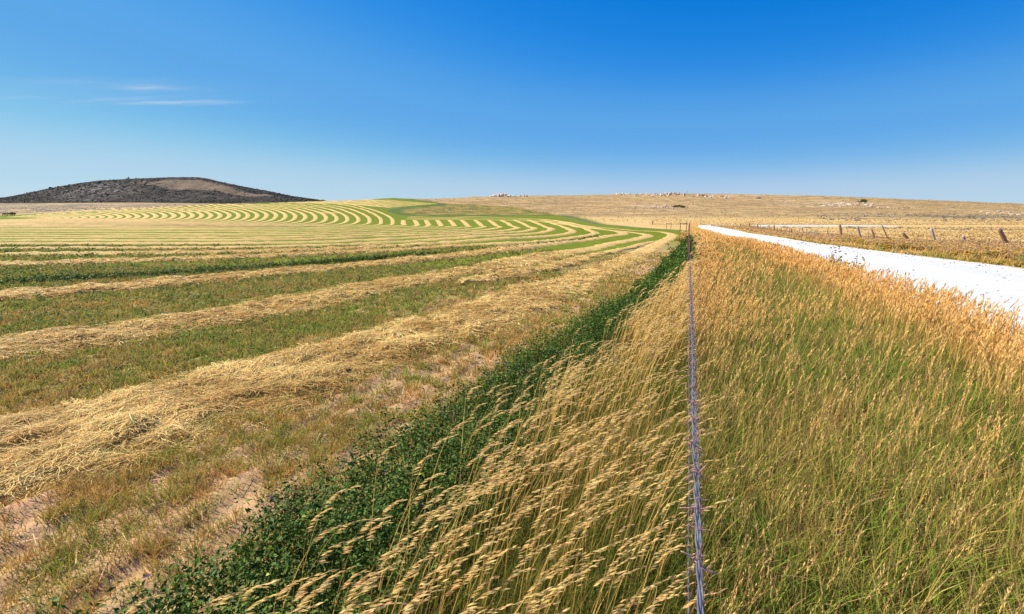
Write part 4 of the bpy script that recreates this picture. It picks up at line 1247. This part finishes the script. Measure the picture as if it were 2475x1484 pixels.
def wood_mat(name, a, b):
    m, nt, out = new_mat(name); g = G(nt)
    P = g.n('ShaderNodeTexCoord').outputs['Object']
    n = g.noise(P, 22, 6, .7, 0, (1, 1, .10)); n2 = g.noise(P, 5, 4, .6)
    c = g.mix(g.ramp(n, .35, .65), a, b); c = g.mix(g.ramp(n2, .55, .7, 0, .6), c, (a[0]*.4, a[1]*.4, a[2]*.4))
    p = g.n('ShaderNodeBsdfPrincipled'); p.inputs['Roughness'].default_value = .9; p.inputs['Specular IOR Level'].default_value = .1
    g.l(c, p.inputs['Base Color']); g.l(g.bump(n, .8, .02), p.inputs['Normal']); g.l(p.outputs[0], out.inputs[0]); return m


M_WOOD = wood_mat('weathered_wood', (.30, .16, .10), (.48, .31, .21))
M_WOODG = wood_mat('grey_wood', (.30, .24, .22), (.52, .45, .42))
M_RUST = principled('rusty_steel', (.085, .018, .026), .7, .3, 0, .2, 14, (.16, .045, .04), bdist=.003)
M_WIRE = principled('galvanised_wire', (.17, .165, .20), .5, .2, .6, .4, 40, (.27, .26, .29), bdist=.001)
M_BARB = principled('rusty_barb', (.30, .13, .12), .6, None, .3, .4, 60, (.38, .24, .23))
M_DWIRE = principled('dark_fence_wire', (.07, .05, .045), .6, None, .3, .4)


def tubes(name, paths, r, mat, parent=None, sides=6):
    """several tubes joined into one mesh. paths list of (n,3); r scalar or list of arrays"""
    Vs, Fs = [], []; n0 = 0
    for i, P_ in enumerate(paths):
        P_ = np.asarray(P_, float); n = len(P_)
        rad = np.broadcast_to(r if np.isscalar(r) else r[i], (n,))
        T = np.gradient(P_, axis=0); T /= np.linalg.norm(T, axis=1)[:, None]+1e-9
        up = np.where(np.abs(T[:, 2:3]) > .9, np.array([[1., 0, 0]]), np.array([[0, 0, 1.]]))
        a = np.cross(T, up); a /= np.linalg.norm(a, axis=1)[:, None]; b_ = np.cross(T, a)
        th = np.linspace(0, 2*math.pi, sides+1)[:-1]
        V = P_[:, None]+rad[:, None, None]*(a[:, None]*np.cos(th)[None, :, None]+b_[:, None]*np.sin(th)[None, :, None])
        id_ = np.arange(n*sides).reshape(n, sides)
        f = np.stack([id_[:-1], np.roll(id_[:-1], -1, 1), np.roll(id_[1:], -1, 1), id_[1:]], -1).reshape(-1, 4)
        tri = np.concatenate([f[:, [0, 1, 2]], f[:, [0, 2, 3]]])
        cap = [(id_[0, 0], id_[0, j+1], id_[0, j]) for j in range(1, sides-1)]+[(id_[-1, 0], id_[-1, j], id_[-1, j+1]) for j in range(1, sides-1)]
        Vs.append(V.reshape(-1, 3)); Fs.append(np.concatenate([tri, np.array(cap)])+n0); n0 += n*sides
    return link_mesh(name, np.concatenate(Vs), np.concatenate(Fs), mat, parent, smooth=True)


# ---- near fence: steel T posts, wooden corner post, barbed wires
fence = empty('barbed_wire_fence', (0, 0, 0))
tag(fence, 'rusty barbed wire fence running straight away from the camera beside the tall grass', 'fence')
fdir = np.array([.361, 1.0]); fdir /= np.hypot(*fdir)


def tpost(Y, top):
    X = float(xf(Y)); gz = float(ground(X, Y)); h = top-gz+.35
    # T section: flange + web, with studs along the face
    def box(x0, x1, y0, y1, z0, z1):
        v = np.array([(x, y, z) for z in (z0, z1) for y in (y0, y1) for x in (x0, x1)], float)
        f = np.array([(0, 2, 3), (0, 3, 1), (4, 5, 7), (4, 7, 6), (0, 1, 5), (0, 5, 4), (2, 6, 7), (2, 7, 3), (0, 4, 6), (0, 6, 2), (1, 3, 7), (1, 7, 5)])
        return v, f
    parts = [box(-.024, .024, -.003, .003, 0, h), box(-.003, .003, .0028, .034, 0, h-.002)]
    for k in range(int((h-.4)/.055)):
        parts.append(box(-.006, .006, -.010, -.0028, .4+k*.055, .4+k*.055+.018))
    V = []; Fq = []; n0 = 0
    for v, f in parts: V.append(v); Fq.append(f+n0); n0 += len(v)
    o = link_mesh('post', np.concatenate(V), np.concatenate(Fq), M_RUST, fence)
    o.location = (X, Y, gz-.35); o.rotation_euler = (RNG.normal(0, .01), RNG.normal(0, .012), -.30)
    return o


posts_near = [(12, 1.00), (17, .86), (22, .68), (27.5, .52), (33.5, .33), (40, .10)]
for Y, tz in posts_near: tpost(Y, tz)
corner_Y = 47.0
cp_ = post_mesh('post', .085, 1.75, M_WOOD, 3); cp_.parent = fence
cgz = float(ground(xf(corner_Y), corner_Y)); ctop = CAMH+float(uv(1663, 538)[1])*corner_Y
cp_.location = (float(xf(corner_Y)), corner_Y, ctop-1.75)
zs_top = [(-3, 1.50), (0, 1.405)]+[(Y, tz-.05) for Y, tz in posts_near]+[(corner_Y, ctop-.1)]
fy = np.array([a for a, _ in zs_top]); fz_ = np.array([b for _, b in zs_top])
wire_specs = [(0.0, 0.0, 'top strand of twisted barbed wire'), (.27, .036, 'second strand of barbed wire'), (.55, .060, None), (.82, .050, None)]
barb_proto = None
for wi, (drop, xo, lab) in enumerate(wire_specs):
    st = []
    for strand in range(2):
        Y = np.concatenate([np.arange(-.6, 6, .011), np.arange(6, 14, .05)])
        ph_ = Y/.055*2*math.pi*.5+strand*math.pi+wi
        off = .0015
        zc = np.interp(Y, fy, fz_)-drop-.012*np.sin(np.clip(Y, 0, 12)/12*math.pi)
        wob = .0015*np.sin(Y*5+wi)
        X = xf(Y)+xo+off*np.cos(ph_)+wob
        st.append(np.stack([X, Y, zc+off*np.sin(ph_)], 1))
    Y = np.concatenate([np.array([14.0]), np.array([p_[0] for p_ in posts_near if p_[0] > 14]), [corner_Y]])
    far_path = np.stack([xf(Y)+xo*(np.clip((47-Y)/47, 0, 1)), Y, np.interp(Y, fy, fz_)-drop*.9], 1)
    w_o = tubes('wire', st+[far_path], [np.full(len(st[0]), .0015), np.full(len(st[1]), .0015), np.full(len(far_path), .003)], M_WIRE if wi < 2 else M_WIRE, fence, 5)
    w_o['label'] = lab if lab else ('third strand of thin barbed wire' if wi == 2 else 'lowest strand of thin barbed wire')
    # barbs: two turns of thin wire with sharp cut ends
    if barb_proto is None:
        t = np.linspace(0, 1, 34)
        loop = np.stack([.0055*np.cos(t*4*math.pi), (t-.5)*.012, .0055*np.sin(t*4*math.pi)], 1)
        a0 = np.stack([np.linspace(.0055, .022, 5), np.full(5, -.006), np.linspace(0, .010, 5)], 1)
        a1 = np.stack([np.linspace(.0055, -.012, 5), np.full(5, .006), np.linspace(0, .016, 5)], 1)
        a2 = np.stack([np.linspace(-.005, -.019, 5), np.full(5, -.002), np.linspace(0, -.010, 5)], 1)
        a3 = np.stack([np.linspace(.003, .016, 5), np.full(5, .003), np.linspace(-.004, -.018, 5)], 1)
        barb_proto = tubes('barb', [loop, a0[::-1], a1, a2, a3], .0010, M_BARB, w_o, 5)
        for v_ in barb_proto.data.vertices: v_.co *= .95
        first = True
    ys = np.arange(.30+.03*wi, 4.9, .105 if wi == 0 else .125)
    for n_, by_ in enumerate(ys):
        b_ = barb_proto if first else barb_proto.copy()
        if not first: COL.objects.link(b_)
        first = False
        b_.parent = w_o
        b_.location = (float(xf(by_))+xo, by_, float(np.interp(by_, fy, fz_))-drop-.012*math.sin(by_/12*math.pi))
        b_.rotation_euler = (0, RNG.uniform(0, 6.28), -.347)
# brace rails and small posts beside the corner post
for (x0, x1, yt, yb, lb) in [((1645), (1663), 538.2, 543.0, 'pipe brace frame joined to the tall corner post at the end of the near fence'), ((1611.5), (1624), 539.4, 543.6, 'free standing pipe brace frame left of the corner post')]:
    Yb = 60.0 if x0 < 1640 else 49.0
    if x0 < 1640: Yb = unproj(1618, 545.5)[1]*.8
    ua, va = uv(x0, yt); ub, vb = uv(x1, yt); 
    t_ = empty('fence_brace', (float(ua)*Yb, Yb, float(ground(float(ua)*Yb, Yb)))); tag(t_, lb, 'fence brace')
    ztop = CAMH+float(va)*Yb-t_.location.z
    wd = (float(ub)-float(ua))*Yb
    for xx in (0, wd-.12):
        gzp = float(ground(t_.location.x+xx, Yb))-t_.location.z
        l_ = tubes('post', [np.array([(xx, 0, gzp-.2), (xx, 0, (gzp+ztop)/2), (xx, 0, ztop)])], .035, M_RUST, t_, 8)
    tubes('rail', [np.array([(0.03, 0, ztop-.05), (wd/2, 0, ztop-.06), (wd-.15, 0, ztop-.05)])], .028, M_RUST, t_, 8)
def lone_post(q_top, q_bot, Y, r, mat, label, cat='post', group=None, name='fence_post', lean=0):
    u_, vt = uv(*q_top); ub_, vb = uv(*q_bot)
    X = float(ub_)*Y; gz = float(ground(X, Y)); top = CAMH+float(vt)*Y
    h = top-gz
    o = post_mesh(name, r, 1.0, mat, int(abs(q_top[0]*7)) % 97, 8)
    dx = float(u_)*Y-X
    L = math.hypot(dx, h)
    o.scale = (1, 1, L+.3); o.rotation_euler = (RNG.normal(0, .03), math.atan2(dx, h), 0)
    o.location = (X-.3*dx/L, Y, gz-.3*h/L)
    if label: tag(o, label, cat, group)
    return o
X_, Y_ = unproj(1576.5, 543)
lone_post((1576.5, 533.5), (1576.7, 543), Y_, .17, M_WOOD, 'single stout wooden post standing alone on the golden slope left of the brace frames')
X_, Y_ = unproj(1603, 473)
lone_post((1604, 463), (1603.5, 470), Y_, .10, M_RUST, 'thin upright stick on the skyline above the pinkish outcrop', 'stick', name='stick')
X_, Y_ = unproj(1658, 472)
lone_post((1661.5, 461.5), (1658.5, 469), Y_, .16, M_RUST, 'dark leaning stick on the skyline beside the rusty boulders', 'stick', name='stick')

# ---- fence across the road: leaning wooden posts, thin steel posts and wires
ffence = empty('post_and_wire_fence', (0, 0, 0))
tag(ffence, 'old wire fence of leaning weathered wooden posts across the white road', 'fence')
def YF(q):
    u = float(uv(*q)[0]); return 19.33/(u-.2755)
FP = []
fposts = [  # top, bottom, radius, material
    (r5(2112, 232), r5(2262, 545), .095, 0), (r5(1618, 332), r5(1668, 488), .075, 1), (r5(1165, 228), r5(1222, 462), .080, 1), (r5(1243, 362), r5(1252, 462), .05, 1),
    (r5(758, 290), r5(862, 445), .095, 0), (r5(453, 178), r5(556, 410), .045, 0), (r5(300, 225), r5(350, 412), .065, 0), (r5(252, 262), r5(268, 392), .025, 1),
    (r5(100, 195), r5(152, 385), .09, 1), (r5(20, 262), r5(26, 380), .03, 1), (r4(2105, 195), r4(2120, 388), .125, 0), (r4(1890, 290), r4(1912, 400), .06, 0),
    (r4(1480, 240), r4(1508, 352), .07, 1), (r4(1550, 245), r4(1563, 332), .035, 1), (r4(1428, 262), r4(1432, 345), .06, 1), (r4(1358, 262), r4(1364, 345), .06, 0), (r4(1296, 262), r4(1290, 345), .09, 0),
    (r4(1264, 262), r4(1264, 332), .06, 0), (r4(1224, 222), r4(1216, 322), .05, 1), (r4(1195, 266), r4(1195, 320), .05, 0), (r4(1132, 248), r4(1134, 320), .05, 0), (r4(1070, 248), r4(1073, 316), .05, 0), (r4(1018, 208), r4(1016, 318), .12, 0),
    (r4(935, 240), r4(962, 302), .07, 0), (r4(893, 238), r4(903, 290), .06, 1), (r4(822, 238), r4(852, 292), .06, 0), (r4(792, 206), r4(798, 285), .06, 0), (r4(768, 232), r4(776, 280), .06, 1), (r4(737, 195), r4(737, 276), .14, 0),
    (r4(686, 208), r4(690, 262), .05, 1), (r4(660, 215), r4(672, 262), .07, 1), (r4(636, 212), r4(644, 258), .08, 1), (r4(605, 168), r4(607, 246), .13, 0), (r4(575, 208), r4(577, 242), .06, 1), (r4(548, 205), r4(552, 240), .07, 1), (r4(522, 202), r4(524, 238), .07, 1), (r4(497, 195), r4(499, 236), .07, 1), (r4(460, 180), r4(461, 236), .14, 0),
]
for tq_, bq_, r_, mk in fposts:
    Y = min(YF(bq_), 97)
    o = lone_post(tq_, bq_, Y, r_, (M_WOOD, M_WOODG)[mk], None, name='post'); o.parent = ffence
    FP.append(Y)
allY = sorted(FP)
for hz_ in (1.15, .88, .60, .32):
    pth = []
    for a_, b_ in zip(allY[:-1], allY[1:]):
        pass
    Ysg = np.arange(19, 97, .8)
    Xs = FPX(Ysg)
    pth = np.stack([Xs, Ysg, ground(Xs, Ysg)+hz_*(1-.0*Ysg)-.06*np.abs(np.sin(Ysg*.9))+.03*np.sin(Ysg*.37+hz_*5)], 1)
    tubes('wire', [pth], .006 if hz_ > .5 else .005, M_DWIRE, ffence, 4)

# ---- wild sunflowers
def sunflower(name, seed, flowers=12, h=.85, yellow=.4):
    rg = np.random.default_rng(seed)
    root = empty(name, (0, 0, 0))
    S = Soup(); Sf = Soup(); Sy = Soup()
    tipsL = []
    for k_ in range(flowers):
        a = rg.uniform(0, 6.28); l = rg.uniform(.06, .42); hh = h*rg.uniform(.45, 1.0)
        b_ = np.array([[rg.normal(0, .03), rg.normal(0, .03), 0]])
        tip, d = blades(S, b_, np.array([hh]), np.array([[math.cos(a)*l/hh, math.sin(a)*l/hh]]), np.array([.016]), np.array([[.20, .20, .06]]), np.array([[.34, .24, .10]]), 3, taper=5, rng=rg)
        tipsL.append((tip[0], d[0]))
        n = 7; t = rg.uniform(.1, .8, n)
        pl = np.stack([b_[0, 0]+math.cos(a)*l*t**1.8, b_[0, 1]+math.sin(a)*l*t**1.8, hh*t], 1)+rg.normal(0, .035, (n, 3))
        leaflets(S, pl, rg.uniform(.05, .10, n), jitter((.27, .28, .09), n, .25, rg), .4, .6, rg)
    for tip, d in tipsL:
        isy = rg.random() < yellow
        r_ = .026
        V = ico_v*np.array([r_*1.1, r_*1.1, r_*.6])*rg.uniform(.8, 1.2)+tip
        Sf.add(V[None], ico_f, np.broadcast_to(np.array([.40, .18, .08]), (1, 12, 3)))
        if isy:
            n = 12; a = np.linspace(0, 6.28, n+1)[:-1]
            e = np.stack([np.cos(a), np.sin(a), np.full(n, .15)], 1); s_ = np.stack([-np.sin(a), np.cos(a), a*0], 1)
            p0 = tip[None]+e*r_*.7; V = np.stack([p0-s_*.004, p0+e*.04+s_*.018, p0+e*.075, p0+e*.04-s_*.018], 1)
            Sy.add(V, [(0, 1, 2), (0, 2, 3)], jitter((.80, .52, .02), n, .08, rg)[:, None].repeat(4, 1))
    S.build('foliage', M_GRASS, root); Sf.build('seed_heads', M_SHRUB, root)
    if Sy.v: Sy.build('yellow_flowers', M_GRASS, root)
    return root


protos = [sunflower('sunflower_plant', 200+i, 9, .5, .4) for i in range(3)]
SG = 'wild sunflowers along the far edge of the road'
spots = []
for x, y in [(60, 480), (130, 492), (215, 500), (410, 540), (480, 545), (550, 545), (690, 565), (740, 570), (790, 575), (850, 575), (930, 590), (1120, 600), (1170, 610), (1420, 640), (1500, 655), (1400, 575), (1700, 660), (1760, 680), (1850, 690), (1930, 690), (2030, 700), (1660, 600), (1880, 560), (2240, 690), (2350, 770), (2290, 720), (1000, 540), (1040, 520), (540, 500), (350, 520)]:
    spots.append(r5(x, y))
for x, y in [(2200, 540), (2330, 560), (2440, 575), (2280, 520)]: spots.append(r4(x, y))
for i, q in enumerate(spots):
    X, Y = unproj(*q); Y = min(max(Y, 12), 60); X = float(uv(*q)[0])*Y; X = max(X, float(xfar(Y))+.2)
    o = protos[i] if i < 3 else copy_tree(protos[i % 3])
    o.location = (X, Y, float(ground(X, Y))-.02); sc_ = RNG.uniform(.75, 1.15)*(1+Y/90); o.scale = (sc_*1.15, sc_*1.15, sc_); o.rotation_euler = (0, 0, RNG.uniform(0, 6.28))
    tag(o, 'wild sunflower with dark heads and yellow flowers at the far road edge', 'sunflower', SG)
for (q, h, nfl, yl, lb, sd) in [((2038, 668), 1.02, 22, .06, 'tall sunflower with many dark seed heads rising above the near verge against the white road', 301), ((2078, 655), .98, 4, 0, 'thin sunflower with few dark heads just right of the tallest one on the near verge', 302),
                                ((1890, 618), .8, 9, .05, 'small dark headed sunflower further along the near edge of the road', 303), ((1990, 650), .75, 8, .2, 'low sunflower in the orange grass left of the tallest one', 304)]:
    u_, v_ = uv(*q)
    # foot: on the line of the grass edge
    Yq = np.linspace(2, 60, 400); Y = float(Yq[np.argmin(np.abs(xr(Yq)-float(u_)*Yq))]); X = float(u_)*Y
    o = sunflower('sunflower_plant', sd, nfl, h, yl); o.location = (X-.15, Y, float(ground(X, Y)))
    tag(o, lb, 'sunflower')

# ---- rusty implement parked at the far left edge of the field
u_, v_ = uv(23, 519.5)
Yi = 232.0; Xi = float(u_)*Yi; gz = float(ground(Xi, Yi)); wI = 29/F*Yi
zt = CAMH+float(uv(0, 512.8)[1])*Yi-gz
zt = max(zt, 1.4)
imp = empty('hay_rake', (Xi, Yi, gz)); tag(imp, 'low rusty red farm implement parked at the far left edge of the field', 'farm implement')
M_IR = principled('rusty_red_paint', (.28, .06, .035), .7, .2, 0, .3, 3, (.16, .045, .03)); M_IO = principled('faded_orange_paint', (.55, .22, .06), .6, .1, 0, .3, 3, (.4, .15, .05)); M_TY = principled('dark_tyre', (.03, .03, .03), .9)
def rbox(name, c, s, mat, parent, bev=.05):
    import bmesh
    bm = bmesh.new(); bmesh.ops.create_cube(bm, size=1)
    for v in bm.verts: v.co = Vector((v.co.x*s[0], v.co.y*s[1], v.co.z*s[2]))
    bmesh.ops.bevel(bm, geom=bm.edges[:], offset=bev, segments=2, affect='EDGES')
    me = bpy.data.meshes.new(name); bm.to_mesh(me); bm.free(); me.materials.append(mat)
    o = bpy.data.objects.new(name, me); COL.objects.link(o); o.location = c; o.parent = parent; return o
rbox('frame', (0, 0, .62), (wI*.98, .5, .22), M_IR, imp)
rbox('gearbox', (.3, 0, 1.0), (wI*.32, .9, .55), M_IO, imp)
rbox('hitch', (-wI*.36, -.2, .95), (wI*.2, .7, .45), M_IR, imp)
rbox('guard', (wI*.38, .1, 1.05), (wI*.20, .8, .6), M_IR, imp)
for sx in (-.42, -.12, .22, .42):
    th = np.linspace(0, 2*math.pi, 25)
    ring = np.stack([wI*sx+.45*np.cos(th), np.full(25, -.5), .45+.45*np.sin(th)], 1)
    tubes('wheel', [ring], .11, M_TY, imp, 8)
for k_ in range(9):
    x = -wI*.45+k_*wI*.11
    tubes('tine', [np.array([(x, .25, .62), (x, .5, .4), (x+.05, .55, .03)])], .03, M_IR, imp, 6)

# ------------------------------------------------------------------ sky, sun, camera
sun_dir = Vector((-.80, .30, 0)).normalized()*math.cos(math.radians(43)) + Vector((0, 0, math.sin(math.radians(43))))
sl = bpy.data.lights.new('sun', 'SUN'); sl.energy = 4.6; sl.angle = math.radians(.53); sl.color = (1.0, .93, .79)
so = bpy.data.objects.new('sun', sl); COL.objects.link(so); so.rotation_euler = sun_dir.to_track_quat('Z', 'Y').to_euler(); so.location = (-40, 20, 60)

w = bpy.data.worlds.new('World'); scene.world = w; w.use_nodes = True
nt = w.node_tree; nt.nodes.clear(); g = G(nt)
sky = g.n('ShaderNodeTexSky'); sky.sky_type = 'NISHITA'; sky.sun_disc = False
sky.sun_elevation = math.radians(43); sky.sun_rotation = math.atan2(sun_dir.x, sun_dir.y) % (2*math.pi)
sky.altitude = 1800; sky.air_density = 1.0; sky.dust_density = 0; sky.ozone_density = 4
sc_in = g.n('ShaderNodeVectorMath', operation='SCALE'); sc_in.inputs['Scale'].default_value = .1; g.l(sky.outputs[0], sc_in.inputs[0])
hs = g.n('ShaderNodeRGBCurve')   # deep polarised blue of the photograph
for ci, pts_ in enumerate([[(0, 0), (.118, .006), (.19, .056), (.25, .075), (.486, .232), (.67, .265), (1, .33)], [(0, 0), (.223, .128), (.337, .208), (.40, .222), (.657, .342), (.9, .385), (1, .40)], [(0, 0), (.2, .24), (.426, .41), (.58, .445), (.75, .45), (1, .47)]]):
    cv = hs.mapping.curves[ci]
    cv.points[0].location = pts_[0]; cv.points[1].location = pts_[-1]
    for p_ in pts_[1:-1]: cv.points.new(*p_)
hs.mapping.update()
g.l(sc_in.outputs[0], hs.inputs['Color'])
sc_out = g.n('ShaderNodeVectorMath', operation='SCALE'); sc_out.inputs['Scale'].default_value = 10; g.l(hs.outputs[0], sc_out.inputs[0])
# thin cirrus low in the left sky
tc = g.n('ShaderNodeTexCoord').outputs['Generated']
sep = g.n('ShaderNodeSeparateXYZ'); g.l(tc, sep.inputs[0])
ux = g.math('DIVIDE', sep.outputs[0], sep.outputs[1]); uz = g.math('DIVIDE', sep.outputs[2], sep.outputs[1])
cmb = g.n('ShaderNodeCombineXYZ'); g.l(ux, cmb.inputs[0]); g.l(uz, cmb.inputs[1])


def wisp(qx, qy, wq, hq, amp, slope=0.0, curve=0.0):
    u0, v0 = [float(a) for a in uv(qx, qy)]
    a = g.math('SUBTRACT', ux, u0); a2 = g.math('DIVIDE', a, wq/F)
    wob = g.math('MULTIPLY', g.math('SUBTRACT', g.noise(cmb.outputs[0], 9, 3, .5), .5), 10/F)
    b = g.math('SUBTRACT', g.math('SUBTRACT', uz, v0), g.math('ADD', g.math('MULTIPLY', a, slope), wob))
    b = g.math('ADD', b, g.math('MULTIPLY', g.math('MULTIPLY', a2, a2), curve/F))
    b2 = g.math('DIVIDE', b, hq/F)
    r2 = g.math('ADD', g.math('MULTIPLY', a2, a2), g.math('MULTIPLY', b2, b2))
    e = g.math('EXPONENT', g.math('MULTIPLY', r2, -1.0))
    return g.math('MULTIPLY', e, amp)


str_ = g.noise(cmb.outputs[0], 7, 6, .65, .4, (1, 11, 1))
tot = wisp(415, 248, 95, 3.4, .60, .02)
for a_ in [(270, 241, 90, 4, .25, .05), (520, 251, 60, 3, .26, .05), (370, 211, 90, 6, .22, -.05), (340, 214, 40, 3.5, .22, 0), (40, 236, 70, 3, .12, 0), (200, 196, 200, 9, .10, 0), (300, 225, 330, 22, .08, 0)]:
    tot = g.math('ADD', tot, wisp(*a_))
tot = g.math('MULTIPLY', tot, g.ramp(str_, .25, .62, .35, 1.15), True)
front = g.math('GREATER_THAN', sep.outputs[1], 0.05)
tot = g.math('MULTIPLY', tot, front)
skc = g.mix(tot, sc_out.outputs[0], (3.0, 3.7, 4.5))
bg = g.n('ShaderNodeBackground'); bg.inputs['Strength'].default_value = .10
g.l(skc, bg.inputs['Color']); wo = g.n('ShaderNodeOutputWorld'); g.l(bg.outputs[0], wo.inputs[0])

cam = bpy.data.cameras.new('camera'); cam.sensor_width = 36; cam.lens = 36*F/2475.0
cam.clip_end = 20000; cam.clip_start = .02
co = bpy.data.objects.new('camera', cam); COL.objects.link(co)
co.location = (0, 0, CAMH); co.rotation_euler = (math.pi/2-PITCH, 0, 0)
scene.camera = co
scene.view_settings.view_transform = 'Standard'; scene.view_settings.look = 'None'; scene.view_settings.gamma = 1; scene.view_settings.exposure = .85
scene.view_settings.use_curve_mapping = False
scene.cycles.max_bounces = 6; scene.cycles.diffuse_bounces = 3
